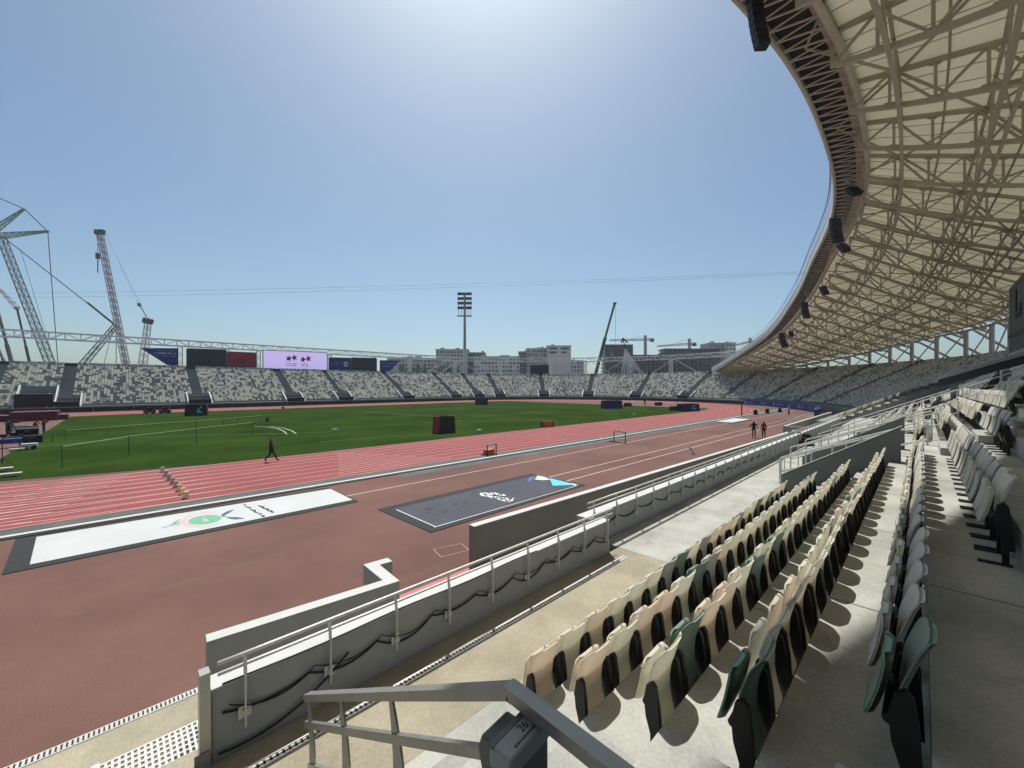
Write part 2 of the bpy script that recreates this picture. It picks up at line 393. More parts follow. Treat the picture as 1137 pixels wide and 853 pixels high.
# aisles located where the photo has them
AP = [(4, 9), (80, 15), (212, 13), (308, 12), (360, 11), (426, 5), (482, 7), (514, 7), (542, 6), (600, 6), (658, 7), (721, 6), (788, 8), (842, 8), (905, 8), (965, 7), (1020, 6)]
AU = [ringu(px, 76.0)[0] for px, _ in AP]
ast = MB(); hr = MB()
for u in AU:     # aisle stair strips: half steps
    for i, (r, z) in enumerate(rows[:-1]):
        w = 0.75
        du = w * (1 if u >= 0 else 60 / r)
        a, b = bowl(u + du, r + .37), bowl(u - du, r + .37); c, d = bowl(u - du, r + .74), bowl(u + du, r + .74)
        ast.hexa([(p.x, p.y) for p in (a, b, c, d)], z + .002, z + 0.19)
ast.build('aisle_step', 'stand_wall', stand)['kind'] = 'stuff'
# tunnel mouths at the foot of most aisles
tun_n = 0; TUN = []
def tunnel(u, halfw, rdeep, hgt, label):
    p0 = bowl(u, 57); th = thing('tunnel_entrance', label, 'stand entrance', p0, 'tunnel mouths in the far bowl')
    TUN.append((u, halfw, rdeep))
    f = 60 / 60 if u < 0 else 1
    for sg in (-1, 1):
        m = MB(); uo = u + sg * halfw * (1 if u >= 0 else 60 / 58.5); wi = .22
        pl = []
        for r, z in ((56.9, 1.2), (57.6, 1.75), (rdeep, 1.75 + (rdeep - 57.6) * .52), (rdeep, 0.2), (56.9, 0.2)): pl.append((bowl(uo, r), z))
        tg = bowl(uo + .1, 58) - bowl(uo - .1, 58); tg.normalize()
        m.slab([p + V((0, 0, z)) - tg * wi / 2 for p, z in pl], tg, wi); m.build('side_wall', 'white_and_sunlit_cap', th)
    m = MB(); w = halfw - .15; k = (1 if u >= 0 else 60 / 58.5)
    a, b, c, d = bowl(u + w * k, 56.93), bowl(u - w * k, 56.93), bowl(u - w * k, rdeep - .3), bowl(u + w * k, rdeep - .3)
    m.hexa([(p.x, p.y) for p in (a, b, c, d)], 1.16, 1.16 + hgt); m.build('shade_block', 'board_black', th)  # solid black block paints the shade inside the tunnel mouth
    m = MB(); a, b, c, d = bowl(u + w * k, rdeep - .9), bowl(u - w * k, rdeep - .9), bowl(u - w * k, rdeep), bowl(u + w * k, rdeep)
    m.hexa([(p.x, p.y) for p in (a, b, c, d)], 1.16 + hgt + .004, 1.16 + hgt + 0.8); m.build('lintel', 'stand_wall', th)
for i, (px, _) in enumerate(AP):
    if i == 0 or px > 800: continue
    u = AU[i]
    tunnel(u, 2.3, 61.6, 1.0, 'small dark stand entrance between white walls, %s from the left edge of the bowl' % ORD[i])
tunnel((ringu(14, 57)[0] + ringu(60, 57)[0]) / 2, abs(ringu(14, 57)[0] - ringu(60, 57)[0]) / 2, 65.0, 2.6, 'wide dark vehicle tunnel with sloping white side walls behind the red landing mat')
# seats of the bowl
sm = MB()
SRND = random.Random(3); TONE = {}
def far_seat(c, nn, mi):
    """c = floor point, nn = outward normal; small folding seat: backrest and folded pan"""
    tx = V((-nn.y, nn.x, 0)); w = .225
    def blk(y0, y1, z0, z1, tilt):
        pts = []
        for z, dy in ((z0, 0), (z1, tilt)):
            for sx in (-w, w):
                pts += [c + tx * sx + nn * (y0 + dy) + V((0, 0, z)), c + tx * sx + nn * (y1 + dy) + V((0, 0, z))]
        sm.add(pts, [(0, 2, 6, 4), (1, 5, 7, 3), (4, 6, 7, 5), (0, 4, 5, 1), (2, 3, 7, 6)], mi)
    blk(-.04, 0.0, .40, .86, .07)
    blk(-.15, -.11, .40, .74, .03)
def far_ok(u, r):
    k = 1 if u >= 0 else r / 60
    for a in AU:
        if abs(u - a) * k < .95: return False
    for (tu, hw, rd) in TUN:
        if abs(u - tu) * k < hw + .25 and r < rd + .3: return False
    return True
for (r, z) in rows:
    u = US
    while u > UE:
        step = .52 * (1 if u >= 0 else 60 / r)
        if far_ok(u, r):
            q = SRND.random(); mi = 0 if q < .56 else (1 if q < .68 else 2)
            key = round((u if u >= 0 else u) / .56)
            if SRND.random() < .22: mi = TONE.get(key, mi)
            TONE[key] = mi
            # photo: clumps of one tone next to each other
            far_seat(bowl(u, r + .64) + V((0, 0, z)), bowl_n(u), mi)
        u -= step
# (near-stand stuff seats are added to the same mesh below)
# black boards round the track and blue ones at the end
def board(u0, u1, r, h, mname, nm, label, group, prints=()):
    m = MB(); a, b = bowl(u0, r), bowl(u1, r); n0 = bowl_n((u0 + u1) / 2)
    th = thing(nm, label, 'board', (a + b) / 2, group)
    m.hexa([(p.x, p.y) for p in (a, b, b + n0 * .18, a + n0 * .18)], 0.05, h)
    m.build('panel', mname, th)
    m = MB(); 
    for q in (a.lerp(b, .12), a.lerp(b, .88)): m.box((q.x - .05, q.y - .05, 0), (q.x + .05, q.y + .05, .05))
    m.build('foot', 'black_plastic', th)
    for (t0, t1, z0, z1, mm) in prints:
        m = MB(); p, q = a.lerp(b, t0) - n0 * .012, a.lerp(b, t1) - n0 * .012
        m.quad(p + V((0, 0, z0)), q + V((0, 0, z0)), q + V((0, 0, z1)), p + V((0, 0, z1))); m.build('printed_mark', mm, th)
u = US - 12; ublue = ringu(822, 53.3)[0]; uend = ringu(968, 54.5)[0]
while u > ublue + 3:
    board(u, u - 5.9 * (1 if u >= 0 else 60 / 53.3), 53.3, 0.95, 'board_black', 'advertising_board', 'plain black advertising board along the outer edge of the far track', 'black boards round the track')
    u -= 6.0 * (1 if u >= 0 else 60 / 53.3)
k = 0
while u > uend:
    k += 1
    pr = [(.06, .14, .35, 1.05, 'print_white'), (.3, .42, .6, .78, 'print_pale'), (.45, .6, .6, .78, 'print_pale'), (.64, .7, .6, .78, 'print_pale')] if k % 2 else [(.2, .5, .62, .8, 'print_pale')]
    board(u, u - 6.4, 53.3, 1.35, 'banner_blue_bright', 'advertising_board', 'blue advertising board at the end bend, %s of its line from the left' % ORD[k], 'blue boards at the end bend', pr)
    u -= 6.6
# ------------------------------------------------------------------ ring truss and screens over the far rim
rt = thing('ring_truss', 'white steel lattice ring girder carried above the far rim of the bowl', 'truss', bowl(40, 80))
uu = usteps(US, -118, 2.6); R0, R1 = 79.2, 80.8; ZT, ZB = 18.2, 16.6
m = MB()
def rp(u, r, z): p = bowl(u, r); p.z = z; return p
for i in range(len(uu) - 1):
    a, b = uu[i], uu[i + 1]
    for r in (R0, R1):
        for z in (ZT, ZB): m.bar(rp(a, r, z), rp(b, r, z), .26)
        x, y = (ZT, ZB) if i % 2 else (ZB, ZT)
        m.bar(rp(a, r, x), rp(b, r, y), .13); m.bar(rp(a, r, ZT), rp(a, r, ZB), .13)
    for z in (ZT, ZB):
        x, y = (R0, R1) if i % 2 else (R1, R0)
        m.bar(rp(a, x, z), rp(b, y, z), .11)
m.build('girder', 'truss_white', rt)
def strut(px, kind='post', r=80.0):
    u, d = ringu(px, r)
    m = MB(); p = rp(u, r, 9.5); q = rp(u, r, 16.7)
    m.lattice(p, q, 1.0, 1.0, 6, .14, .08); m.build('support_post', 'truss_white', rt)
for px in (200, 252, 287, 366, 415, 455, 505, 556, 612, 650, 700, 745): strut(px)
for k, px in enumerate((470, 485, 530, 590, 630, 665, 720)):
    u, d = ringu(px, 80); m = MB(); m.bar(rp(u, 80, 10), rp(u - 8, 80, 16.6), .22); m.bar(rp(u - 16, 80, 10), rp(u - 8, 80, 16.6), .22); m.build('raking_strut', 'truss_white', rt)
def screen(px0, px1, y0, y1, y0b, y1b, mname, nm, label, cat, tri=0, marks=(), r=78.6):
    u0, d0 = ringu(px0, r); u1, d1 = ringu(px1, r)
    A = bowl(u0, r); B = bowl(u1, r); nn = -bowl_n((u0 + u1) / 2)
    th = thing(nm, label, cat, (A + B) / 2)
    z = lambda y, d: ZAT(y, d)
    zt0, zb0, zt1, zb1 = z(y0, d0), z(y1, d0), z(y0b, d1), z(y1b, d1)
    c = [A + V((0, 0, zt0)), A + V((0, 0, zb0)), B + V((0, 0, zb1)), B + V((0, 0, zt1))]
    if tri == 1: pts = [c[0], A.lerp(B, .68) + V((0, 0, zb0 * .32 + zb1 * .68)), c[2], c[3]]
    elif tri == 2: pts = [c[0], c[1], A.lerp(B, .45) + V((0, 0, zb1)), c[3]]
    else: pts = c
    m = MB(); m.slab(pts, -nn, .3); m.build('panel', mname, th)
    if tri == 0:
        m = MB()
        for i in range(4): m.bar(c[i] - nn * .15, c[(i + 1) % 4] - nn * .15, .16, .45)
        m.build('frame', 'truss_dark', th)
    def pt(s_, t_): return (c[0].lerp(c[3], s_)).lerp(c[1].lerp(c[2], s_), t_) + nn * .02
    for mk in marks:
        m = MB()
        for poly in mk[1]: m.poly([pt(*q) for q in poly])
        m.build(mk[2], mk[0], th)
    return th
def rect(a, b, c, d): return [(a, b), (c, b), (c, d), (a, d)]
def starp(cx, cy, rx, ry, rot=0, k=5, inner=.42):
    return [(cx + rx * (1 if i % 2 == 0 else inner) * math.sin(rot + PI * i / k), cy - ry * (1 if i % 2 == 0 else inner) * math.cos(rot + PI * i / k)) for i in range(2 * k)]
def textbars(x0, x1, y, h, n, seed):
    rr = random.Random(seed); o = []; x = x0; w = (x1 - x0) / n
    for i in range(n):
        if rr.random() < .16: x += w; continue
        hh = h * rr.uniform(.6, 1); o.append(rect(x, y - hh / 2, x + w * rr.uniform(.4, .8), y + hh / 2)); x += w
    return o
screen(156, 198, 386.5, 402, 386.8, 406.5, 'banner_blue', 'banner', 'dark blue banner cut to a point, hung left of the black screen', 'banner', 1,
       [('print_pale', textbars(.42, .93, .16, .07, 14, 1) + textbars(.40, .95, .47, .06, 14, 3), 'lettering'), ('print_white', textbars(.36, .93, .31, .11, 13, 2), 'lettering')])
screen(208, 251, 387.5, 407.5, 389, 408.5, 'screen_black', 'video_screen', 'large switched-off black video screen left of the red banner', 'screen')
screen(253, 284, 391, 408.5, 392.3, 408.8, 'banner_red', 'banner', 'dark red banner with a dark five-pointed star', 'banner', 0,
       [('banner_ink', [starp(.5, .52, .13, .30), ], 'star_emblem'), ('logo_red', textbars(.08, .4, .3, .05, 7, 5) + textbars(.62, .92, .3, .05, 7, 6) + textbars(.06, .42, .55, .05, 7, 7), 'lettering')])
screen(292.5, 363, 389.2, 409.5, 392, 411, 'screen_lavender', 'video_screen', 'wide lit lavender video screen with two star figure logos', 'screen', 0,
       [('logo_navy', [starp(.375, .40, .056, .20, .25), starp(.60, .43, .056, .20, .25)], 'star_figure'),
        ('logo_red', [starp(.462, .34, .056, .22, -.25), starp(.687, .37, .056, .22, -.25)], 'star_figure'),
        ('logo_grey', textbars(.335, .50, .67, .07, 12, 8) + textbars(.335, .50, .78, .09, 11, 9) + textbars(.565, .72, .69, .07, 12, 10) + textbars(.575, .71, .80, .07, 10, 11), 'lettering')])
screen(366, 389, 397.5, 411.5, 398, 412, 'banner_blue', 'banner', 'blue banner with a white square mark beside the lavender screen', 'banner', 0,
       [('print_white', [rect(.68, .3, .88, .66)], 'square_mark'), ('banner_blue_bright', [rect(.74, .38, .82, .58)], 'square_mark'), ('print_pale', textbars(.1, .45, .45, .12, 6, 12), 'lettering')])
screen(390.5, 418, 397.5, 412.2, 398.2, 412.8, 'screen_black', 'video_screen', 'switched-off black video screen between two blue banners', 'screen')
screen(422, 444, 400, 413.2, 400.5, 413, 'banner_blue_bright', 'banner', 'blue banner with a slanted right edge next to the trees', 'banner', 2,
       [('print_pale', textbars(.1, .75, .28, .08, 12, 13) + textbars(.1, .62, .5, .08, 10, 14), 'lettering')])
screen(589, 609, 405.5, 416.5, 405.5, 416.5, 'board_black', 'video_screen', 'small dark scoreboard on the rim in front of the pale block of flats', 'screen')
# ------------------------------------------------------------------ floodlight mast
u, d = ringu(516, 96); base = bowl(u, 96)
fm = thing('floodlight_mast', 'tall grey floodlight mast with four double rows of lamps above the bowl', 'floodlight', base)
bx = base.x; by = base.y
zt = ZAT(325, d); zl = ZAT(351, d)
m = MB(); m.tube([base, base + V((0, 0, ZAT(388, d)))], 1.15, 10, r2=1.05); m.build('pedestal', 'bldg_white', fm)
m = MB(); m.tube([base + V((0, 0, ZAT(388, d))), base + V((0, 0, zt))], .72, 10, r2=.5); m.build('pole', 'crane_grey', fm)
rv = V((SN, -CS, 0)); dv = V((CS, SN, 0))
hw = 8.5 / F * d
m = MB(); p = base + V((0, 0, zl)); m.bar(p - rv * hw, p + rv * hw * .9, 1.2, .5); m.build('platform', 'crane_grey', fm)
for i in range(4):
    z = zt - .4 - i * (zt - zl) * .2
    m = MB(); p = base + V((0, 0, z)); m.bar(p - rv * hw * .85, p + rv * hw * .85, .25); m.build('crossarm', 'crane_grey', fm)
    for k in range(-3, 4):
        if k == 0: continue
        m = MB(); c = p + rv * hw * .25 * k - dv * .4 + V((0, 0, -.3)); m.hexa([((c - rv * .7).x, (c - rv * .7).y), ((c + rv * .7).x, (c + rv * .7).y), ((c + rv * .6 + dv * .8).x, (c + rv * .6 + dv * .8).y), ((c - rv * .6 + dv * .8).x, (c - rv * .6 + dv * .8).y)], c.z - .5, c.z + .7); m.build('lamp', 'crane_dark', fm)
m = MB(); 
for k in (-.8, -.45, .45, .8): m.bar(base + rv * hw * k + V((0, 0, zl)), base + rv * hw * k + V((0, 0, zt - 3)), .14)
m.build('hanger', 'crane_grey', fm)
# ------------------------------------------------------------------ buildings beyond the rim
def bldg(px0, px1, ytop, d, wallm, label, floors, cols, name='apartment_building', frame=False, roofbox=None, blank=0, depth=16, seed=1, winm='glass_dark'):
    d = float(d); A = Q(px0, d); B = Q(px1, d); zt = ZAT(ytop, d)
    th = thing(name, label, 'building', (A + B) / 2)
    rr = random.Random(seed)
    def pq(s_, dep, z): return A.lerp(B, s_) + dv * dep + V((0, 0, z))
    W = (B - A).length
    if not frame:
        m = MB(); c = [pq(0, 0, 0), pq(1, 0, 0), pq(1, depth, 0), pq(0, depth, 0)]
        m.hexa([(p.x, p.y) for p in c], 0, zt); w = m.build('wall', wallm, th)
        m = MB(); e = .5 / W
        c = [pq(-e, -.5, 0), pq(1 + e, -.5, 0), pq(1 + e, depth + .5, 0), pq(-e, depth + .5, 0)]; m.hexa([(p.x, p.y) for p in c], zt + .004, zt + .6); m.build('roof', 'bldg_pale', th)
        fh = 3.15
        for f in range(floors):
            z1 = zt - .8 - f * fh - (fh - 2.2); z0 = z1 - 1.5
            z0, z1 = zt - .7 - f * fh - 2.0, zt - .7 - f * fh - .4
            if f < blank[0] if isinstance(blank, tuple) else False: continue
            for cidx in range(cols):
                if rr.random() < .06: continue
                s0 = (cidx + .18 + rr.uniform(-.05, .05)) / cols; s1 = (cidx + .18 + rr.choice((.45, .6, .64))) / cols
                m = MB(); m.slab([pq(s0, -.05, z0), pq(s1, -.05, z0), pq(s1, -.05, z1), pq(s0, -.05, z1)], -dv, .06)
                m.build('window', winm if rr.random() < .8 else 'bldg_dark', th)
        for k in range(max(1, cols // 4)):
            s0 = rr.uniform(.1, .8); m = MB(); c = [pq(s0, 3, 0), pq(s0 + .12, 3, 0), pq(s0 + .12, 7, 0), pq(s0, 7, 0)]; m.hexa([(p.x, p.y) for p in c], zt + .6, zt + rr.uniform(1.6, 3)); m.build('roof_hut', wallm, th)
    else:
        fh = 3.1
        for f in range(floors + 1):
            z = zt - f * fh; m = MB(); c = [pq(0, 0, 0), pq(1, 0, 0), pq(1, depth, 0), pq(0, depth, 0)]; m.hexa([(p.x, p.y) for p in c], z - .8, z); m.build('floor_slab', wallm, th)
        m = MB(); c = [pq(.03, 3, 0), pq(.97, 3, 0), pq(.97, depth - 1, 0), pq(.03, depth - 1, 0)]; m.hexa([(p.x, p.y) for p in c], 0, zt - .6); m.build('shade_core', 'glass_dark', th)  # dark block paints the shade behind the open floors, not glazing
        for cidx in range(cols + 1):
            m = MB(); s0 = max(0, min(1, cidx / cols) - .85 / W); m.hexa([(p.x, p.y) for p in (pq(s0, .1, 0), pq(s0 + .8 / W, .1, 0), pq(s0 + .8 / W, 3.2, 0), pq(s0, 3.2, 0))], 0, zt - .56); m.build('column', wallm, th)
        rr = random.Random(seed)
        for k in range(cols // 2):
            f = rr.randrange(floors); s0 = rr.randrange(cols) / cols; z = zt - f * fh - .57
            m = MB(); m.slab([pq(s0 + .9 / W, 1, z - 2.5), pq(s0 + 1 / cols - .9 / W, 1, z - 2.5), pq(s0 + 1 / cols - .9 / W, 1, z - .1), pq(s0 + .9 / W, 1, z - .1)], -dv, .15); m.build('infill_panel', 'bldg_grey', th)
    return th
bldg(430, 486, 398.5, 330, 'bldg_pale', 'low pale block of flats behind the dark green trees', 5, 14, seed=1)
bldg(484, 519, 388.5, 335, 'bldg_pale', 'taller grey and white block of flats just left of the floodlight mast', 7, 9, seed=2)
bldg(520, 538, 392, 345, 'bldg_dark', 'dark terraced block just right of the floodlight mast', 6, 4, seed=3)
bldg(526, 577, 396.5, 330, 'bldg_white', 'long white block of flats right of the floodlight mast', 6, 13, seed=4)
bldg(576, 586, 391, 338, 'bldg_grey', 'narrow grey block with a dark top behind the scoreboard', 7, 3, seed=5)
bldg(585, 609, 387.5, 332, 'bldg_pale', 'stepped glassy block of flats behind the small scoreboard', 8, 8, seed=6)
th = bldg(608, 634, 384.5, 325, 'bldg_white', 'tall white block with a blank wall below two big dark windows', 2, 2, seed=7)
bldg(633, 648, 401, 345, 'bldg_white', 'small white block left of the leaning crane boom', 4, 4, seed=8)
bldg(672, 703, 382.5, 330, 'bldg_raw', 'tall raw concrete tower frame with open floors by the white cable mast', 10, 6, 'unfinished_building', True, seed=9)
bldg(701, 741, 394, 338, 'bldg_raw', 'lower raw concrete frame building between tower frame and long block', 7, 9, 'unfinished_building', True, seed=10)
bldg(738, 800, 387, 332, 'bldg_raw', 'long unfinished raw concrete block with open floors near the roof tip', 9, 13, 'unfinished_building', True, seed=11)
bldg(787, 808, 381.5, 350, 'bldg_pale', 'pale block top rising behind the long unfinished concrete block', 8, 6, seed=12)
bldg(806, 817, 381, 345, 'bldg_white', 'white block at the right end of the unfinished concrete block', 8, 3, seed=13)
# trees
def tree(px, d, ytop, w, label, seed):
    rr = random.Random(seed); b = Q(px, d); zt = ZAT(ytop, d)
    th = thing('tree', label, 'tree', b, 'trees behind the far rim')
    m = MB(); m.tube([b, b + V((.3, 0, zt * .45)), b + V((.1, .3, zt * .8))], .35, 7, r2=.08)
    for k in range(5):
        a = rr.uniform(0, 2 * PI); m.tube([b + V((.2, 0, zt * (.4 + .06 * k))), b + V((math.cos(a) * w * .3, math.sin(a) * w * .3, zt * (.62 + .06 * k)))], .14, 5, r2=.04)
    m.build('trunk', 'bark', th)
    m = MB(); cl = [(V((rr.gauss(0, w * .26), rr.gauss(0, w * .26), zt * rr.uniform(.5, .92))), rr.uniform(.14, .24) * w) for _ in range(14)]
    for c, rad in cl:
        for _ in range(70):
            q = V((rr.gauss(0, 1), rr.gauss(0, 1), rr.gauss(0, .8))); q = q.normalized() * rad * rr.uniform(.5, 1.05)
            p = b + c + q; s_ = rr.uniform(.22, .5); e = V((rr.gauss(0, 1), rr.gauss(0, 1), rr.gauss(0, 1))).normalized(); f = e.cross(V((rr.gauss(0, 1), rr.gauss(0, 1), rr.gauss(0, 1)))).normalized()
            m.quad(p - e * s_, p + f * s_ * .6, p + e * s_, p - f * s_ * .6)
    m.build('crown', 'leaf', th)
for i, (px, yt, w, lab) in enumerate(((447, 404, 9, 'dark green tree leftmost beside the slanted blue banner'), (456, 406, 8, 'dark green tree second from the slanted blue banner'), (465, 405, 9, 'dark green tree third from the slanted blue banner'),
        (476, 407, 8, 'dark green tree in the middle of the row below the grey flats'), (488, 405, 10, 'wide dark green tree below the taller grey flats'), (499, 406.5, 8, 'dark green tree second left of the floodlight mast'), (508, 408, 7, 'small dark green tree close left of the floodlight mast'))):
    tree(px, 270, yt, w, lab, 20 + i)
# ------------------------------------------------------------------ cranes
def crane(name, label, loc): return thing(name, label, 'crane', loc)
D1 = 200
def QP(px, py, d): return Q(px, d, ZAT(py, d))
c = crane('crawler_crane', 'green and teal lattice crawler crane with luffing jib at the left edge', Q(60, D1))
m = MB(); m.lattice(QP(64, 425, D1), QP(1, 262, D1), 2.5, 2.2, 44, .36, .16); m.build('boom', 'crane_teal', c)
m = MB(); m.lattice(QP(1, 262, D1), QP(54, 257, D1), 2.2, .5, 14, .32, .16); m.build('jib', 'crane_green', c)
m = MB(); m.lattice(QP(-4, 254, D1), QP(27, 232, D1), 1.8, .5, 9, .32, .16); m.lattice(QP(-4, 254, D1), QP(-28, 222, D1), 1.8, .5, 9, .32, .16); m.build('jib_mast', 'crane_green', c)
m = MB()
for a, b in (((-20, 212), (27, 232)), ((27, 232), (53, 257)), ((2, 262), (128, 361))): m.tube([QP(*a, D1), QP(*b, D1)], .22, 5)
m.tube([QP(97, 336, D1), QP(128, 361, D1)], .5, 5)
m.build('stay_rope', 'crane_dark', c)
m = MB(); m.tube([QP(53, 257, D1), QP(66, 425, D1)], .16, 4); m.tube([QP(22, 275, D1), QP(60, 400, D1)], .08, 4); m.build('hoist_rope', 'crane_dark', c)
m = MB(); m.lattice(QP(86, 412, D1), QP(129, 361, D1), 2.2, 1.5, 16, .3, .14); m.build('back_mast', 'crane_teal', c)
m = MB(); m.tube([QP(129, 361, D1), QP(129, 425, D1)], .14, 4); m.tube([QP(126, 363, D1), QP(110, 425, D1)], .1, 4); m.build('counterweight_rope', 'crane_dark', c)
m = MB(); p = Q(60, D1); m.box((p.x - 4, p.y - 5, .8), (p.x + 5, p.y + 4, 4)); m.build('cabin', 'crane_green', c)
m = MB()
for s_ in (-4, 4): m.box((p.x - 6, p.y + s_ - .8, -.3), (p.x + 6, p.y + s_ + .8, 1.3))
m.build('crawler_track', 'crane_dark', c)
D2 = 190
c = crane('crawler_crane', 'tall red and white twin lattice boom crane leaning left', Q(150, D2))
for dx, nm in ((-1.7, 'boom'), (1.7, 'boom')):
    m = MB(); m.lattice(QP(144 + dx, 425, D2), QP(110.5 + dx * .8, 258, D2), 1.25, 1.1, 44, .26, .14); m.build('boom', 'crane_red', c)
m = MB(); a, b = QP(107.5, 258, D2), QP(114, 258, D2); m.bar(a - rv * .6, b + rv * .6, 1.6, 2.2); m.build('boom_head', 'crane_dark', c)
m = MB(); m.tube([QP(108.5, 260, D2), QP(108.6, 281, D2)], .1, 4); m.tube([QP(108.6, 286, D2), QP(108.6, 303, D2)], .2, 5); m.build('hoist_rope', 'crane_dark', c)
m = MB(); q = QP(108.6, 284, D2); m.box((q.x - .8, q.y - .8, q.z - 1.4), (q.x + .8, q.y + .8, q.z + 1.1)); m.build('hook_block', 'crane_dark', c)
m = MB(); m.tube([QP(116, 259, D2), QP(160, 345, D2)], .05, 4); m.build('stay_rope', 'crane_grey', c)
m = MB(); p = Q(146, D2); m.box((p.x - 3, p.y - 4, 0.5), (p.x + 4, p.y + 4, 5)); m.build('cabin', 'crane_red', c)
c = crane('crawler_crane', 'shorter red and white lattice mast with a dark head behind the blue pointed banner', Q(158, D2 + 6))
m = MB()
m.lattice(QP(156, 425, D2), QP(164.5, 357, D2), 2.6, 1.6, 18, .28, .15); m.build('boom', 'crane_red', c)
m = MB(); m.lattice(QP(163.5, 359, D2), QP(165, 354, D2), 2.0, 2.0, 2, .9, .6); m.build('boom_head', 'crane_dark', c)
m = MB(); m.tube([QP(164, 354, D2), QP(155, 339, D2)], .22, 4); m.tube([QP(155, 340, D2), QP(154, 337, D2)], .7, 5); m.build('stay_rope', 'crane_dark', c)
m = MB(); m.tube([QP(154, 338, D2), QP(132, 292, D2)], .05, 4); m.build('guy_rope', 'crane_grey', c)
for i, (a, b, w, lab) in enumerate((((38, 425), (19, 343), .62, 'dark telescopic crane boom leaning left beside the green crane'), ((19, 425), (-4, 340), .7, 'dark telescopic crane boom nearest the left edge'), ((14, 425), (-8, 372), .55, 'short dark crane boom low at the left edge'))):
    c = crane('mobile_crane', lab, Q(a[0], 170)); m = MB(); m.bar(QP(*a, 170), QP(a[0] * .5 + b[0] * .5, a[1] * .5 + b[1] * .5, 170), w * 1.35); m.bar(QP(a[0] * .5 + b[0] * .5, a[1] * .5 + b[1] * .5, 170), QP(*b, 170), w); m.build('boom', 'crane_dark', c)
    m = MB(); p = Q(a[0], 170); m.box((p.x - 4, p.y - 1.3, .4), (p.x + 4, p.y + 1.3, 2.6)); m.build('carrier', 'crane_dark', c)
    m = MB(); q = QP(*b, 170); m.bar(q - rv * .6, q + rv * .5 + V((0, 0, .4)), .9, 1.1); m.build('boom_head', 'crane_grey', c)
    if i == 0:
        m = MB(); m.lattice(QP(19, 342, 170), QP(-3, 318, 170), 1.3, .5, 8, .16, .1); m.build('fly_jib', 'crane_grey', c)
c = crane('mobile_crane', 'dark telescopic crane boom leaning right above the far rim', Q(659, 215))
m = MB(); m.bar(QP(658, 428, 215), QP(672, 375, 215), 1.5); m.bar(QP(672, 375, 215), QP(682.5, 337, 215), 1.0); m.build('boom', 'crane_dark', c)
m = MB(); q = QP(682.5, 337, 215); m.bar(q - rv * .8, q + rv * .9, 1, 1); m.build('boom_head', 'crane_dark', c)
m = MB(); m.tube([QP(683.5, 337, 215), QP(683.5, 385, 215)], .09, 4); m.build('hoist_rope', 'crane_grey', c)
m = MB(); p = Q(658, 215); m.box((p.x - 5, p.y - 1.4, .3), (p.x + 5, p.y + 1.4, 3)); m.build('carrier', 'crane_dark', c)
def tower_crane(px, ytop, yj, x0, x1, d, label, tilt=0):
    c = crane('tower_crane', label, Q(px, d)); m = MB(); m.lattice(Q(px, d, 0), QP(px, ytop, d), 1.7, 1.5, 26, .45, .22); m.build('mast', 'crane_grey', c)
    m = MB(); m.lattice(QP(x0, yj + tilt, d), QP(px, yj, d), 1.0, 1.6, 16, .34, .18); m.build('jib', 'crane_grey', c)
    m = MB(); m.lattice(QP(px, yj, d), QP(x1, yj - .6, d), 1.6, 1.4, 5, .34, .18); m.build('counter_jib', 'crane_grey', c)
    m = MB(); q = QP(x1 - 2, yj + 1.0, d); m.bar(q - rv * 1.8, q + rv * 1.6, 2, 2.4); m.build('counterweight', 'crane_dark', c)
    m = MB(); m.tube([QP(px, ytop, d), QP(x0 + (px - x0) * .4, yj + tilt * .6, d)], .12, 4); m.build('stay_rope', 'crane_grey', c)
tower_crane(716.5, 372.5, 377.2, 677, 726, 365, 'grey tower crane with a level jib between the unfinished buildings', .8)
tower_crane(765.5, 376, 382, 730, 773, 365, 'grey tower crane above the long unfinished concrete block', 2.5)
tower_crane(833, 375, 379.5, 812, 838, 365, 'grey tower crane partly behind the tip of the big roof', 5)
# white tent-like cable mast on the rim
u, d = ringu(697, 82)
c = thing('cable_mast', 'white fan of steel struts rising to a point on the far rim', 'mast', bowl(u, 82))
ap = QP(694.5, 387.5, d)
m = MB()
for x in (690, 693, 697, 701): m.bar(QP(x, 416, d), ap, .42)
m.build('mast_leg', 'truss_white', c)
m = MB()
for x in (704, 707, 710, 712.5): m.bar(QP(x, 413.5, d), ap, .26)
m.build('stay_bar', 'truss_white', c)
m = MB(); m.bar(QP(691.5, 375.5, d), QP(690, 381, d), .5); m.bar(QP(691.5, 375.5, d), QP(697, 381, d), .5); m.bar(ap, QP(691.5, 375.5, d), .34); m.build('mast_head', 'crane_dark', c)
# cables across the sky
for k, (dz, lab) in enumerate(((0, 'upper thin cable strung across the sky to the roof edge'), (-1.1, 'lower thin cable strung across the sky to the roof edge'))):
    m = MB(); a = V((-20, 150, 27 + dz)); b = V((83, 13.2, 24.6 + dz * .3)); m.tube([a.lerp(b, i / 12) + V((0, 0, -1.3 * 4 * (i / 12) * (1 - i / 12) * .5)) for i in range(13)], .022, 4)
    tag(m.build('sky_cable', 'crane_grey'), lab, 'cable', 'cables across the sky')
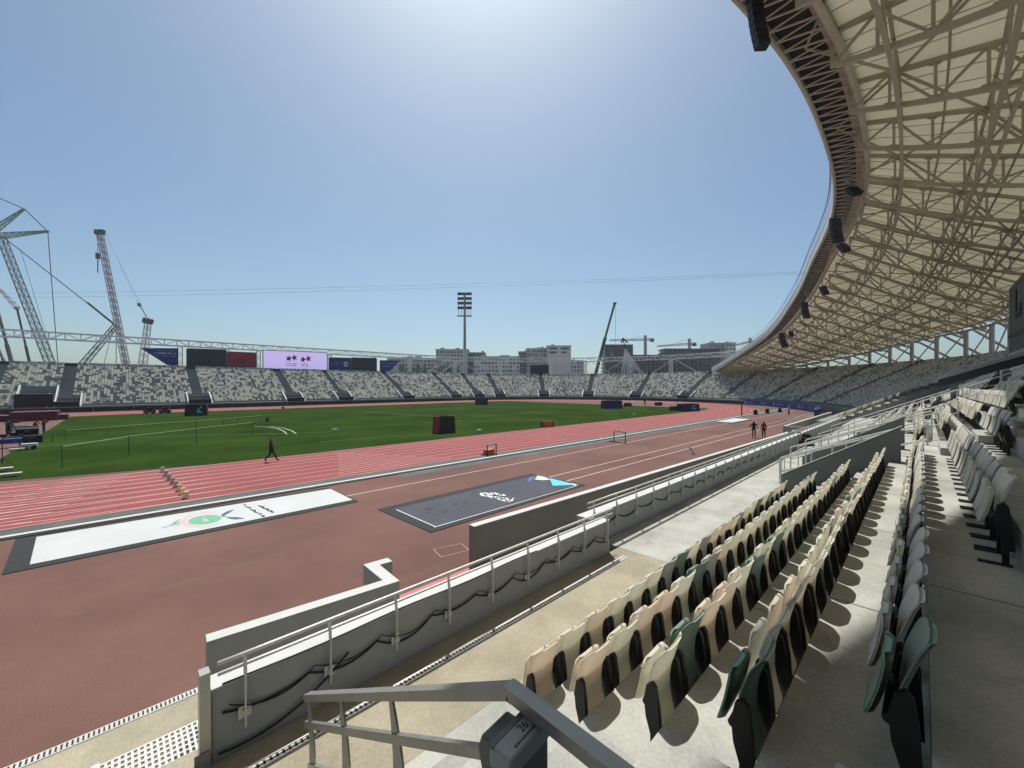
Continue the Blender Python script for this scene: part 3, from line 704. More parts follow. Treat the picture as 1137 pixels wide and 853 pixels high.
# ================================================================== ROOF
def crom(pts, n):
    """Catmull-Rom through control points, n samples per span"""
    pts = [np.array(p, float) for p in pts]; o = []
    for i in range(len(pts) - 1):
        p0, p1, p2, p3 = pts[max(i - 1, 0)], pts[i], pts[i + 1], pts[min(i + 2, len(pts) - 1)]
        for k in range(n):
            t = k / n
            o.append(0.5 * (2 * p1 + (p2 - p0) * t + (2 * p0 - 5 * p1 + 4 * p2 - p3) * t * t + (3 * p1 - p0 - 3 * p2 + p3) * t ** 3))
    o.append(pts[-1]); return np.array(o)
EC = [(-76, 54, 11.6), (-61, 44.3, 13.5), (-37, 27.6, 18.5), (-14.5, 17.6, 22.6), (3, 10.8, 25.0), (23, 5.9, 25.2), (40, 5.1, 25.4), (57, 6.8, 25.5), (76.6, 11.8, 25.1), (94.5, 17.6, 22.6), (116.7, 27.6, 18.5), (141, 44.3, 13.5), (156, 54, 11.5)]
BC = [(-81, 50, 10.8), (-75, 36.6, 10.9), (-63, 15.4, 13.8), (-44, 0, 16), (-20, -9.4, 17.5), (12, -11.5, 19.6), (40, -11.8, 20), (72, -11.5, 19.2), (106, -9.4, 16.9), (123.7, 0, 15.9), (143, 15.4, 13.7), (155, 36.6, 11.0), (161, 50, 10.7)]
SP = 16
EP, BP_ = crom(EC, SP), crom(BC, SP)
def smp(A, t):
    t = max(0, min(len(A) - 1.0001, t)); i = int(t); return V(A[i] * (1 - (t - i)) + A[i + 1] * (t - i))
def RF(t, s_): return smp(EP, t).lerp(smp(BP_, t), s_)
NT = len(EP) - 1
roof = thing('grandstand_roof', 'huge cream lattice roof curving over the near stand and its columns', 'roof', (100, -10, 9))
m = MB(); ns = 10
for i in range(NT + 1):
    for j in range(ns + 1): m.v.append(tuple(RF(i, j / ns) + V((0, 0, .12))))
for i in range(NT + 1):
    for j in range(ns + 1): m.v.append(tuple(RF(i, j / ns) + V((0, 0, .34))))
W = ns + 1; H = (NT + 1) * W
for i in range(NT):
    for j in range(ns):
        q = (i * W + j, i * W + j + 1, (i + 1) * W + j + 1, (i + 1) * W + j); m.f.append(q); m.f.append(tuple(H + k for k in q)[::-1]); m.m += [0, 0]
for j in range(ns):
    for i in (0, NT): m.f.append((i * W + j, i * W + j + 1, H + i * W + j + 1, H + i * W + j)); m.m.append(0)
for i in range(NT):
    for j in (0, ns): m.f.append((i * W + j, (i + 1) * W + j, H + (i + 1) * W + j, H + i * W + j)); m.m.append(0)
m.build('roof_sheet', 'roof_sheet', roof)
# arc length table of the edge
al = [0]
for i in range(NT): al.append(al[-1] + float(np.linalg.norm(EP[i + 1] - EP[i])))
def t_at(x):
    for i in range(NT):
        if al[i + 1] >= x: return i + (x - al[i]) / (al[i + 1] - al[i])
    return NT
t20 = next(i for i in range(NT) if EP[i][0] > 18)
def dep(s_): return 0.75 + 1.5 * math.sin(PI * min(1, (s_ * .86 + .12))) ** .8
x = al[t20]; ribs = []
while x < al[-1] - 2: ribs.append(t_at(x)); x += 5.3
for t in ribs:
    m = MB(); npan = 8
    ss = [.105 + .895 * j / npan for j in range(npan + 1)]; tp = [RF(t, q) + V((0, 0, -.1)) for q in ss]; bt = [RF(t, q) + V((0, 0, -.1 - dep(q))) for q in ss]
    sc = min(1, max(.35, (tp[0] - tp[-1]).length / 20))
    for j in range(npan):
        m.bar(tp[j], tp[j + 1], .2, .26); m.bar(bt[j], bt[j + 1], .22, .26)
        m.bar(bt[j], tp[j], .15)
        a, b = (bt[j], tp[j + 1]) if j % 2 == 0 else (tp[j], bt[j + 1])
        m.bar(a, b, .125)
    m.bar(bt[-1], tp[-1], .2)
    for j in range(1, npan):
        e_ = (bt[j + 1] - bt[j - 1]).normalized() * .3; m.bar(bt[j] - e_ + V((0, 0, .1)), bt[j] + e_ + V((0, 0, .1)), .03, .34); m.bar(tp[j] - e_ * .8 - V((0, 0, .12)), tp[j] + e_ * .8 - V((0, 0, .12)), .03, .28)
    m.build('roof_truss', 'roof_steel', roof)
def longi(s_, ch, off, name='purlin_truss'):
    m = MB()
    for a, b in zip(ribs[:-1], ribs[1:]):
        tm = (a + b) / 2; d_ = dep(s_)
        pa, pb, pm = RF(a, s_), RF(b, s_), RF(tm, s_)
        up, dn = V((0, 0, -.12)), V((0, 0, -.1 - d_))
        m.bar(pa + dn, pm + dn, ch); m.bar(pm + dn, pb + dn, ch); m.bar(pa + up, pb + up, .16)
        m.bar(pa + dn, pm + up, .11); m.bar(pm + up, pb + dn, .11)
        if off:
            m.bar(RF(a, s_ + off) + dn, RF(b, s_ + off) + dn, ch * .8)
            m.bar(pa + dn, RF(tm, s_ + off) + dn, .1); m.bar(RF(tm, s_ + off) + dn, pb + dn, .1)
    m.build(name, 'roof_steel', roof)
longi(.24, .2, 0); longi(.47, .22, .035); longi(.7, .2, 0); longi(.9, .22, 0)
m = MB()   # seams between the roof panels
xs = al[t20]
while xs < al[-1] - 1:
    t = t_at(xs); m.bar(RF(t, .1) + V((0, 0, .1)), RF(t, .995) + V((0, 0, .1)), .035, .05); xs += 1.33
m.build('sheet_seam', 'roof_steel_light', roof)
m = MB()   # plan bracing under the sheet
for k, (a, b) in enumerate(zip(ribs[:-1], ribs[1:])):
    for j, (s0, s1) in enumerate(((0.03, .24), (.24, .47), (.47, .7), (.7, .9))):
        if (k + j) % 2: s0, s1 = s1, s0
        m.bar(RF(a, s0) + V((0, 0, -.2)), RF(b, s1) + V((0, 0, -.2)), .12)
    for s_ in (.12, .36, .59, .8): m.bar(RF(a, s_) + V((0, 0, -.05)), RF(b, s_) + V((0, 0, -.05)), .12, .16)
m.build('plan_bracing', 'roof_steel', roof)
# leading edge: catwalk, lattice, tubes and fascia
def edge_out(i, w, dz):
    a, b = EP[max(0, i - 1)], EP[min(NT, i + 1)]; d = V((b - a)); d.z = 0; d.normalize(); nn = V((-d.y, d.x, 0))
    return V(EP[i]) + nn * w + V((0, 0, dz))
i0 = t20 - 10
m = MB()
for i in range(i0, NT): m.add([edge_out(i, .25, -.3), edge_out(i, -2.0, -.3), edge_out(i + 1, -2.0, -.3), edge_out(i + 1, .25, -.3), edge_out(i, .25, -.24), edge_out(i, -2.0, -.24), edge_out(i + 1, -2.0, -.24), edge_out(i + 1, .25, -.24)], [(0, 1, 2, 3), (7, 6, 5, 4), (0, 3, 7, 4), (1, 0, 4, 5), (2, 1, 5, 6)])
m.build('catwalk_floor', 'catwalk', roof)
m = MB(); ii = list(range(i0, NT + 1))
for w, dz, r in ((.25, -1.0, .13), (-2.05, -1.15, .2), (-2.05, -.2, .13)):
    m.tube([edge_out(i, w, dz) for i in ii], r, 6)
m.build('edge_tube', 'roof_steel_light', roof)
m = MB(); L_ = al[-1] - al[i0]; PZ = 1.05; nz = int(L_ / PZ)
def edge_t(t, w, dz):
    i = int(t); f = t - i; return edge_out(i, w, dz).lerp(edge_out(min(NT, i + 1), w, dz), f)
for k in range(nz):
    t0, t1 = t_at(al[i0] + k * PZ), t_at(al[i0] + (k + .75) * PZ)
    a, b = edge_t(t0, .22, -.98), edge_t(t1, -2.0, -1.1)
    m.bar(a, b, .075)
    m.bar(b, edge_t(min(NT - .001, t_at(al[i0] + (k + 1) * PZ)), .22, -.98), .06)
m.build('edge_lacing', 'roof_steel_light', roof)
m = MB()
for i in range(i0, NT):
    a, b = edge_out(i, .34, 0), edge_out(i + 1, .34, 0); c, d = edge_out(i, .26, 0), edge_out(i + 1, .26, 0)
    z0, z1 = V((0, 0, -.75)), V((0, 0, .75))
    m.add([a + z0, b + z0, b + z1, a + z1, c + z0, d + z0, d + z1, c + z1], [(0, 1, 2, 3), (7, 6, 5, 4), (4, 5, 1, 0), (3, 2, 6, 7)])
m.build('fascia', 'fascia', roof)
m = MB()
for i in range(i0, NT, 1): m.bar(edge_out(i, .5, .7), edge_out(i, .62, 1.35), .06)
m.tube([edge_out(i, .62, 1.3) for i in ii], .04, 4)
m.build('edge_rail', 'crane_grey', roof)
# columns along the rim
t_b = next(i for i in range(NT) if BP_[i][0] > 88)
bl = 0; last = V(BP_[t_b]); tcol = []; acc = 6.5
for i in range(t_b * 10, NT * 10):
    p = smp(BP_, i / 10); acc += (p - last).length; last = p
    if acc >= 6.5: acc = 0; tcol.append(i / 10)
tcol = [t for t in tcol if smp(BP_, t).z > 11.0]
for k, t in enumerate(tcol):
    b = smp(BP_, t); b.z -= .5; g0 = V((b.x, b.y, 9.0))
    m = MB(); m.tube([g0, b], .34, 10); m.build('column', 'column_white', roof)
    nn = V((b.x - BX, b.y - BY, 0)).normalized(); tn = V((-nn.y, nn.x, 0))
    m = MB(); h = b.z - 10
    for s_ in (.80, .9):
        for dt in (-.35, .35): m.bar(b + V((0, 0, -h * .28)), RF(max(0, min(NT - .01, t + dt * 2.2)), s_) + V((0, 0, -dep(s_))), .13)
    m.build('column_fan', 'roof_steel', roof)
    if k + 1 < len(tcol):
        b2 = smp(BP_, tcol[k + 1]); b2.z -= .5
        m = MB(); m.bar(V((b.x, b.y, 9.6)) + nn * 4.5, b2 + nn * 1.2, .42); m.build('raking_strut', 'column_white', roof)
        m = MB(); m.bar(b + V((0, 0, -.3)), V((b2.x, b2.y, 9.8)), .16); m.bar(V((b.x, b.y, 10.9)) + nn * .2, V((b2.x, b2.y, 10.9)) + nn * .2, .12); m.build('cross_brace', 'column_white', roof)
    if k == len(tcol) - 1: pass
m = MB(); q = [smp(BP_, i / 2) for i in range(t_b * 2, NT * 2)]
m.tube([p + V((0, 0, -.55)) for p in q], .22, 6); m.build('eave_beam', 'roof_steel_light', roof)
# press box at the back of the stand
pb = thing('press_box', 'dark press box wall under the back of the roof', 'building', (70, -9.5, 8))
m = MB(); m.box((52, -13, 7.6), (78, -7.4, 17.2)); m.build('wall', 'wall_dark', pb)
m = MB(); m.slab([(69.0, -7.37, 13.0), (72.6, -7.37, 13.0), (72.6, -7.37, 16.2), (71.9, -7.37, 16.2), (71.9, -7.37, 13.7), (69.6, -7.37, 13.7), (69.6, -7.37, 14.3), (69.0, -7.37, 14.3)][::-1], (0, 1, 0), .05); m.build('sign_letter', 'black_plastic', pb)
m = MB(); m.slab([(60, -7.37, 10.6), (78, -7.37, 11.2), (78, -7.37, 11.5), (60, -7.37, 11.3)][::-1], (0, 1, 0), .05); m.build('dark_band', 'black_plastic', pb)
# speakers and spotlights hung from the roof edge
def hang(px, y0, y1, H_ap, kind, label, w=.95, curve=.5):
    d = H_ap
    top, bot = QP(px, y0, d), QP(px, y1, d)
    th = thing(kind, label, 'loudspeaker' if 'speaker' in kind else 'floodlight', top, 'loudspeakers under the roof edge' if 'speaker' in kind else 'lamps under the roof edge')
    n = max(3, int((top - bot).length / .42)) if 'speaker' in kind else 1
    for k in range(n):
        f0, f1 = k / n, (k + 1) / n
        def c(f): return top.lerp(bot, f) - rv * 0 + (dv * (-curve * f * f)) + rv * (.25 * curve * f * f)
        m = MB(); m.bar(c(f0), c(f1 - .015), w, .4, up=dv); m.build('cabinet' if 'speaker' in kind else 'lamp_head', 'speaker', th)
    m = MB(); m.bar(top + V((0, 0, 1.3)), top, .08); m.bar(top - rv * w * .55, top + rv * w * .55, .12); m.build('hanger', 'speaker', th)
hang(837, -26, 63, 19.3, 'line_array_speaker', 'big black curved line array speaker hanging at the top of the photo', .56, .5)
hang(927, 243, 271, 43, 'line_array_speaker', 'black hanging speaker stack halfway down the roof edge', 1.0, .4)
hang(893, 336, 354, 72, 'line_array_speaker', 'black hanging speaker stack on the lower part of the roof edge', 1.1, .5)
hang(868, 370, 386, 86, 'line_array_speaker', 'black hanging speaker stack nearest the far tip of the roof', 1.2, .8)
hang(897, 32, 56, 24.5, 'roof_spotlight', 'black spotlight box on the catwalk near the top of the photo', .8, 1.2)
hang(945, 210, 219, 38, 'roof_spotlight', 'black spotlight box just above the halfway speaker stack', .9, .6)
hang(934, 272, 281, 46, 'roof_spotlight', 'black spotlight box just below the halfway speaker stack', .9, .6)
hang(913, 319, 328, 62, 'roof_spotlight', 'black spotlight box between the two middle speaker stacks', .9, .6)
hang(877.5, 368, 374, 82, 'roof_spotlight', 'small black spotlight box above the lowest speaker stack', .8, .4)
def bevel(o, w=.01, seg=3):
    md = o.modifiers.new('b', 'BEVEL'); md.width = w; md.segments = seg; md.limit_method = 'ANGLE'
# ================================================================== NEAR STAND
YB = [None, 2.75, 2.05, 1.35, 0.68, 0.0] + [-.62 * k for k in range(1, 17)]
ZT_ = [None] + [1.72 + .37 * k for k in range(23)]
NR = 20
near = thing('grandstand', 'near concrete seating terrace under the big roof, in front of the camera', 'grandstand', (8, 3.4, 0))
def profile_prism(mb, x0, x1, prof):
    n = len(prof); vs = [(x0, y, z) for y, z in prof] + [(x1, y, z) for y, z in prof]
    mb.add(vs, [tuple(range(n)), tuple(range(n, 2 * n))[::-1]] + [(i, n + i, n + (i + 1) % n, (i + 1) % n) for i in range(n)])
prof = [(3.42, -.3), (3.42, 1.718)]
y = 3.42
for k in range(1, NR + 1):
    yr = YB[k] - .03
    prof += [(yr, ZT_[k] if k > 1 else 1.718), (yr, ZT_[k + 1])]
prof += [(YB[NR] - .9, ZT_[NR + 1]), (YB[NR] - .9, ZT_[NR + 1] + 1), (YB[NR] - 1.2, ZT_[NR + 1] + 1), (YB[NR] - 1.2, -.3)]
m = MB(); profile_prism(m, -9, 60, prof); m.build('terrace', 'concrete', near)
# aisle half steps
def aisle(x0, x1, k0, k1, half=.34):
    for k in range(k0, k1):
        yr = YB[k] - .03
        m = MB(); m.box((x0, yr + .003, ZT_[k] - .02), (x1, yr + half, ZT_[k] + .186)); o = m.build('aisle_step', 'concrete_step', near)
        md = o.modifiers.new('b', 'BEVEL'); md.width = .012; md.segments = 2
aisle(1.25, 2.62, 1, 6)
aisle(14.75, 16.6, 4, 14)
aisle(14.62, 15.25, 1, 4, .3)
# lit concrete expansion joints
for x in (5.05, 7.9, 10.75):
    for k in range(2, 8):
        m = MB(); m.box((x - .008, YB[k] - .02, ZT_[k] + .001), (x + .008, YB[k - 1] - .04, ZT_[k] + .003)); m.build('joint', 'wall_dark', near)
# walkway
w = MB(); w.box((.62, 3.42, -.3), (7.92, 4.72, 1.72)); w.box((-9, 3.42, -.3), (.618, 5.0, 1.72))
tag(w.build('walkway', 'concrete_sand'), kind='structure')
w = MB(); w.box((7.925, 3.42, -.3), (60, 5.16, 1.724))
tag(w.build('walkway', 'concrete'), kind='structure')
w = MB(); w.box((-9, 5.0, -.3), (60, 8.72, .004)); tag(w.build('service_lane', 'concrete_sand'), kind='structure')
# linear drains
def drain(x0, x1, y0, y1, z, nm, label, pitch=.09):
    th = thing(nm, label, 'drain', ((x0 + x1) / 2, y0, z))
    m = MB(); m.box((x0, y0, z - .05), (x1, y1, z + .006)); m.build('channel', 'galv', th)
    m = MB(); m.quad((x0 + .01, y0 + .022, z + .0085), (x1 - .01, y0 + .022, z + .0085), (x1 - .01, y1 - .022, z + .0085), (x0 + .01, y1 - .022, z + .0085)); m.build('slots', 'drain_slots', th)
drain(.6, 7.6, 4.32, 4.42, 1.72, 'drain_channel', 'slotted metal drain along the foot of the near parapet wall')
drain(-6, 4.4, 8.735, 8.90, 0.004, 'drain_channel', 'slotted metal drain between the red apron and the concrete strip')
# parapet walls with rails
def railing(x0, x1, y, zb, ztop, label, npost, lean=.0, wave=0.0, z2=.105):
    th = thing('guard_rail', label, 'railing', ((x0 + x1) / 2, y, zb))
    for dz, nm in ((0, 'top_rail'), (-z2, 'mid_rail')):
        m = MB(); m.tube([(x0 + (x1 - x0) * i / 16, y + lean, ztop + dz) for i in range(17)], .021 if dz == 0 else .016, 8); m.build(nm, 'galv', th, smooth=True)
    for i in range(npost):
        x = x0 + .22 + (x1 - x0 - .44) * i / (npost - 1)
        m = MB(); m.bar((x, y - .02, zb), (x, y - .02, zb + .55), .05, .014); m.tube([(x, y - .02, zb + .5), (x, y + lean * .4, zb + .68), (x, y + lean, ztop - .02)], .017, 6); m.build('post', 'galv', th)
        m = MB(); m.box((x - .055, y + .0, zb + .07), (x + .055, y + .012, zb + .19)); m.box((x - .02, y - .03, zb + .1), (x + .02, y + .001, zb + .16)); m.build('bracket', 'galv', th)
pw = thing('parapet_wall', 'low grey parapet wall with black cables below the nearest handrail', 'wall', (4, 4.7, 0))
m = MB(); m.box((.62, 4.722, -.3), (7.55, 4.95, 2.40)); bevel(m.build('wall', 'painted_wall', pw), .008, 2)
m = MB(); m.box((.61, 4.71, 2.401), (7.56, 4.96, 2.42)); bevel(m.build('sunlit_cap', 'white_and_sunlit_cap', pw), .008, 2)  # lighter than the wall below: the sun on its top is in the colour
railing(.66, 7.6, 4.69, 1.95, 2.655, 'galvanised two-bar handrail on the nearest parapet wall', 9)
pw = thing('parapet_wall', 'long grey parapet wall set back beyond the step, running to the far wall end', 'wall', (25, 5.2, 0))
m = MB(); m.box((7.3, 5.17, -.3), (47, 5.40, 2.40)); bevel(m.build('wall', 'painted_wall', pw), .008, 2)
m = MB(); m.box((7.29, 5.16, 2.401), (47, 5.41, 2.42)); bevel(m.build('sunlit_cap', 'white_and_sunlit_cap', pw), .008, 2)
m = MB(); m.box((7.3, 4.952, -.3), (7.552, 5.168, 2.40)); m.build('return_wall', 'painted_wall', pw)
railing(7.35, 46.5, 5.14, 1.95, 2.72, 'galvanised two-bar handrail on the long set back parapet wall', 42)
# cables
def cablem(pts, r, label, grp='black cables on the near parapet wall'):
    m = MB(); m.tube(pts, r, 6); tag(m.build('cable', 'cable_black', smooth=True), label, 'cable', grp)
def sagline(x0, x1, z0, z1, sag, y=4.70, n=10): return [(x0 + (x1 - x0) * i / n, y, z0 + (z1 - z0) * i / n - 4 * sag * (i / n) * (1 - i / n)) for i in range(n + 1)]
pts = []
for a in range(9): pts += sagline(.7 + a * .78, .7 + (a + 1) * .78, 2.16, 2.16, .07 + .04 * (a % 3))[:-1]
cablem(pts, .011, 'thick black cable sagging from bracket to bracket along the near parapet wall')
pts = []
for a in range(9): pts += sagline(.75 + a * .78, .75 + (a + 1) * .78, 2.22, 2.20, .10 + .03 * ((a + 1) % 2), 4.685)[:-1]
cablem(pts, .007, 'thin black cable hanging beside the thick one along the near parapet wall')
cablem(sagline(.66, 1.9, 1.80, 2.2, .16, 4.68), .012, 'black cable drooping low at the left end of the near parapet wall')
pts = []
for a in range(14): pts += sagline(7.6 + a * 1.0, 8.6 + a * 1.0, 2.2, 2.2, .09 + .04 * (a % 2), 5.15, 6)[:-1]
cablem(pts, .014, 'black cable sagging along the set back parapet wall')
cablem([(x, 4.7 + .02 * math.sin(3 * x), 2.428) for x in np.linspace(.7, 5.2, 16)], .008, 'thin black cable lying on top of the near parapet wall')
# outer barrier walls beside the apron
bw = thing('barrier_wall', 'grey barrier wall with a stepped end, nearest on the left', 'wall', (2.5, 7.6, 0))
ply = [(.95, 7.77), (4.08, 7.47), (4.08, 7.47), (4.13, 8.45), (4.42, 8.42), (4.43, 8.67), (3.87, 8.72), (3.84, 7.74), (.97, 8.02)]
ply = [ply[0], ply[1]] + ply[3:]
m = MB(); m.hexa(ply, -.3, 1.30); bevel(m.build('wall', 'painted_wall', bw), .008, 2)
cx, cy = 2.6, 7.9
m = MB(); m.hexa(ply, 1.302, 1.325); bevel(m.build('sunlit_cap', 'white_and_sunlit_cap', bw), .008, 2)
bw = thing('barrier_wall', 'long brownish barrier wall with sunlight painted on its top along the red apron', 'wall', (25, 8.5, 0))
ply = [(7.16, 8.86), (43.5, 7.95), (43.5, 8.2), (7.16, 9.11)]
m = MB(); m.hexa(ply, -.3, 1.30); bevel(m.build('wall', 'wall_brown', bw), .008, 2)
m = MB(); m.hexa(ply, 1.302, 1.33); bevel(m.build('sunlit_cap', 'white_and_sunlit_cap', bw), .008, 2)
m = MB(); m.hexa([(43.25, 6.0), (43.5, 6.0), (43.5, 7.94), (43.25, 7.955)], -.3, 1.3); m.build('return_wall', 'wall_brown', bw)
bw = thing('barrier_wall', 'short grey barrier wall beyond the long one, near the blue boards', 'wall', (62, 9.6, 0))
ply = [(47.3, 9.5), (78, 9.7), (78, 9.95), (47.3, 9.75)]
m = MB(); m.hexa(ply, -.3, 1.32); bevel(m.build('wall', 'painted_wall', bw), .008, 2)
m = MB(); m.hexa(ply, 1.322, 1.35); bevel(m.build('sunlit_cap', 'white_and_sunlit_cap', bw), .008, 2)
m = MB(); m.hexa([(47.3, 6.2), (47.55, 6.2), (47.55, 9.498), (47.3, 9.498)], -.3, 1.32); m.build('return_wall', 'painted_wall', bw)
# gate post and grating ramp at the left
gp = thing('gate_post', 'flat grey metal post at the left end of the near parapet wall', 'post', (.5, 4.75, 1.7))
m = MB(); m.box((.52, 4.66, .6), (.60, 4.78, 2.62)); m.build('post', 'steel', gp)
m = MB(); m.box((.50, 4.80, 1.0), (.60, 4.835, 1.6)); m.box((.48, 4.645, 1.6), (.60, 4.658, 1.9)); m.build('hinge_plate', 'steel_dull', gp)
rp_ = thing('access_platform', 'white perforated metal platform at the bottom left corner of the photo', 'platform', (0, 5.3, .8))
m = MB(); z = 1.55; hx = .048
for i in range(48):
    x = .66 - i * hx; m.box((x - .010, 5.08, z - .02), (x + .010, 5.68, z))
for j in range(9):
    yy = 5.08 + j * .075; m.box((-1.7, yy - .010, z - .019), (.67, yy + .010, z + .001))
for x in (.66, -.18, -1.0): m.box((x - .03, 5.06, z - .06), (x + .03, 5.72, z + .004))
m.build('grating', 'galv', rp_)
m = MB(); m.slab([(.64, 5.05, 1.53), (-1.7, 5.05, 1.53), (-1.7, 5.05, .9), (.64, 5.05, .9)], (0, 1, 0), .02); m.build('side_sheet', 'sheet_grey', rp_)
for x in (.62, -.6, -1.65):
    for yy in (5.1, 5.66):
        m = MB(); m.bar((x, yy, 0), (x, yy, 1.5), .05); m.build('leg', 'steel_dull', rp_)
m = MB(); m.bar((.66, 5.04, 1.5), (.3, 4.85, .5), .05); m.bar((.60, 5.12, 1.56), (.66, 4.9, 1.1), .04); m.build('brace', 'steel_dull', rp_)
# sloped wall of the stairwell
sw = thing('stairwell_wall', 'sloping dark grey stairwell wall at the far end of the seat rows', 'wall', (15.4, 2, 1.7))
prof = [(3.2, 1.6), (3.2, 2.42), (.42, 4.18), (.42, 2.6)]
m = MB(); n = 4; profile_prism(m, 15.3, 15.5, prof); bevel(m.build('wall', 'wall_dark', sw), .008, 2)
m = MB(); prof = [(3.22, 2.421), (3.22, 2.445), (.40, 4.215), (.40, 4.191)]; profile_prism(m, 15.28, 15.52, prof); m.build('coping', 'painted_wall', sw)
prof = [(3.2, 1.6), (3.2, 2.62), (.42, 4.3), (.42, 2.6)]
sw = thing('stairwell_wall', 'second sloping stairwell wall, just behind the nearer one', 'wall', (18.4, 2, 1.7))
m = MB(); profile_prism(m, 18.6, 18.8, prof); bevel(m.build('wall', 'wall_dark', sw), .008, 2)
sw = thing('stair_wall', 'sloping concrete stair wall, face painted shade-dark, rising to the press box at the right edge', 'wall', (32.3, -3, 4))
m = MB(); profile_prism(m, 32.2, 32.4, [(-.6, 5.25), (-.6, 5.66), (-9.5, 9.22), (-9.5, 8.75)]); m.build('wall', 'rim_dark', sw)  # near-black face: shade under the coping put into the colour
m = MB(); profile_prism(m, 32.13, 32.47, [(-.58, 5.66), (-.58, 5.84), (-9.5, 9.42), (-9.5, 9.225)]); m.build('coping', 'painted_wall', sw)
for y in (-1.2, -3, -6, -9):
    m = MB(); m.box((32.22, y - .15, 3), (32.38, y + .15, 4.9 - .4 * y)); m.build('pier', 'wall_dark', sw)
def stair_rail(x, y0, z0, y1, z1, label, n=6, h=.95, r=.03):
    th = thing('stair_handrail', label, 'railing', (x, y0, z0), 'handrails of the stairs beyond the seat rows')
    for nm, hh in (('top_rail', h), ('mid_rail', h * .52)):
        m = MB(); m.tube([(x, y0, z0 + hh), (x, y1, z1 + hh)], r, 6); m.build(nm, 'galv', th)
    for i in range(n):
        t = i / (n - 1); y = y0 + (y1 - y0) * t; z = z0 + (z1 - z0) * t
        m = MB(); m.tube([(x, y, z - .05), (x, y, z + h)], r * .8, 6); m.build('post', 'galv', th)
fl = lambda y: 1.72 + max(0, (2.65 - y)) * .555 + .1
for x, y0, y1, lab in ((15.75, 3.3, .6, 'metal stair handrail just behind the nearest stairwell wall'), (17.0, 3.6, -.1, 'metal stair handrail second behind the nearest stairwell wall'), (18.7, 3.6, -.2, 'metal stair handrail standing on the second stairwell wall'),
        (21.2, 3.8, -.4, 'metal stair handrail just beyond the second stairwell wall'), (24.0, 4.0, -1.0, 'long metal stair handrail with its foot on the walkway, fifth from the camera'), (27.5, 4.0, -6.2, 'longest metal stair handrail climbing to the shaded seats at right'), (33.5, 4.2, -5.0, 'far metal stair handrail climbing into the shaded bowl')):
    stair_rail(x, y0, fl(y0) + (.25 if x in (15.75, 18.7) else 0) - .1, y1, fl(y1) + (.25 if x in (15.75, 18.7) else 0) - .1, lab, 5 if y1 > -2 else 9)
# posts on the walkway
for i, (px, py0, py1, lab) in enumerate(((871, 522, 506, 'short thin post on the walkway nearest the stairwell wall'), (891, 512, 488, 'thin post on the walkway right of the shortest one'), (912.5, 509, 474, 'tallest thin post on the walkway by the stairwell'))):
    d = F * (CH - 1.72) / (py0 + 12 - HZ); b = Q(px, d, 1.72)
    m = MB(); m.tube([b, b + V((0, 0, .95))], .018, 6); m.box((b.x - .06, b.y - .06, 1.722), (b.x + .06, b.y + .06, 1.74)); tag(m.build('walkway_post', 'galv'), lab, 'post', 'thin posts on the walkway')
th = thing('equipment_pile', 'dark heap of bags and a red case on the walkway by the parapet', 'equipment', P(893, 494, 1.72))
c = P(893, 494, 1.72)
for (dx, dy, sx, sy, h, mm, nm) in ((0, 0, .5, .4, .45, 'cloth_black', 'bag'), (.6, .1, .35, .35, .6, 'cloth_black', 'bag'), (-.5, .1, .4, .3, .3, 'mat_red', 'case'), (.2, .5, .5, .3, .75, 'black_plastic', 'case')):
    m = MB(); m.hexa([(c.x + dx - sx, c.y + dy - sy), (c.x + dx + sx, c.y + dy - sy * .8), (c.x + dx + sx * .9, c.y + dy + sy), (c.x + dx - sx * .8, c.y + dy + sy)], 1.724, 1.724 + h); m.build(nm, mm, th)
# white folders / cloths lying on the stair landing beyond the wall
for i, (x, y, z, lab) in enumerate(((23.2, 1.9, 2.2, 'heap of white sheets dropped beside the stair handrails'), (19.8, .9, 2.85, 'white crumpled sheet on the stairs behind the second stairwell wall'), (25.5, .2, 3.3, 'white sheet lying near the long stair handrail'))):
    rr = random.Random(i + 5); m = MB(); n = 7
    for a in range(n):
        for b in range(n): m.v.append((x + (a - 3) * .22, y + (b - 3) * .16, z + rr.uniform(.04, .24) * (1 - max(abs(a - 3), abs(b - 3)) / 4)))
    for a in range(n - 1):
        for b in range(n - 1): m.f.append((a * n + b, (a + 1) * n + b, (a + 1) * n + b + 1, a * n + b + 1)); m.m.append(0)
    tag(m.build('cloth_sheet', 'cloth_white', smooth=True), lab, 'sheet', 'white sheets on the stairs')
# ------------------------------------------------------------------ seats
def shell(zs, hw, ys, th, xcurve, mi=0):
    """curved plate: half widths hw and depth ys at heights zs"""
    m = MB(); nx = 8; rows_ = []
    for side in (0, 1):
        for z, w_, y_ in zip(zs, hw, ys):
            for i in range(nx + 1):
                x = w_ * (2 * i / nx - 1); y_off = xcurve * (x / .23) ** 2
                m.v.append((x, y_ + y_off - (th if side else 0) * (1 if 0 < i < nx else .35), z))
    nz = len(zs); K = nx + 1; O = nz * K
    for j in range(nz - 1):
        for i in range(nx):
            q = (j * K + i, j * K + i + 1, (j + 1) * K + i + 1, (j + 1) * K + i); m.f.append(q[::-1]); m.f.append(tuple(O + k for k in q)); m.m += [0, 0]
        for i in (0, nx): m.f.append((j * K + i, (j + 1) * K + i, O + (j + 1) * K + i, O + j * K + i)); m.m.append(0)
    for j in (0, nz - 1):
        for i in range(nx): m.f.append((j * K + i, j * K + i + 1, O + j * K + i + 1, O + j * K + i)); m.m.append(0)
    return m
SEATPROTO = {}
PANZ = [.37, .39, .45, .55, .64, .69, .705, .712]; PANW = [.14, .175, .195, .2, .2, .19, .165, .11]; PANY = [.235, .225, .205, .18, .165, .16, .165, .172]
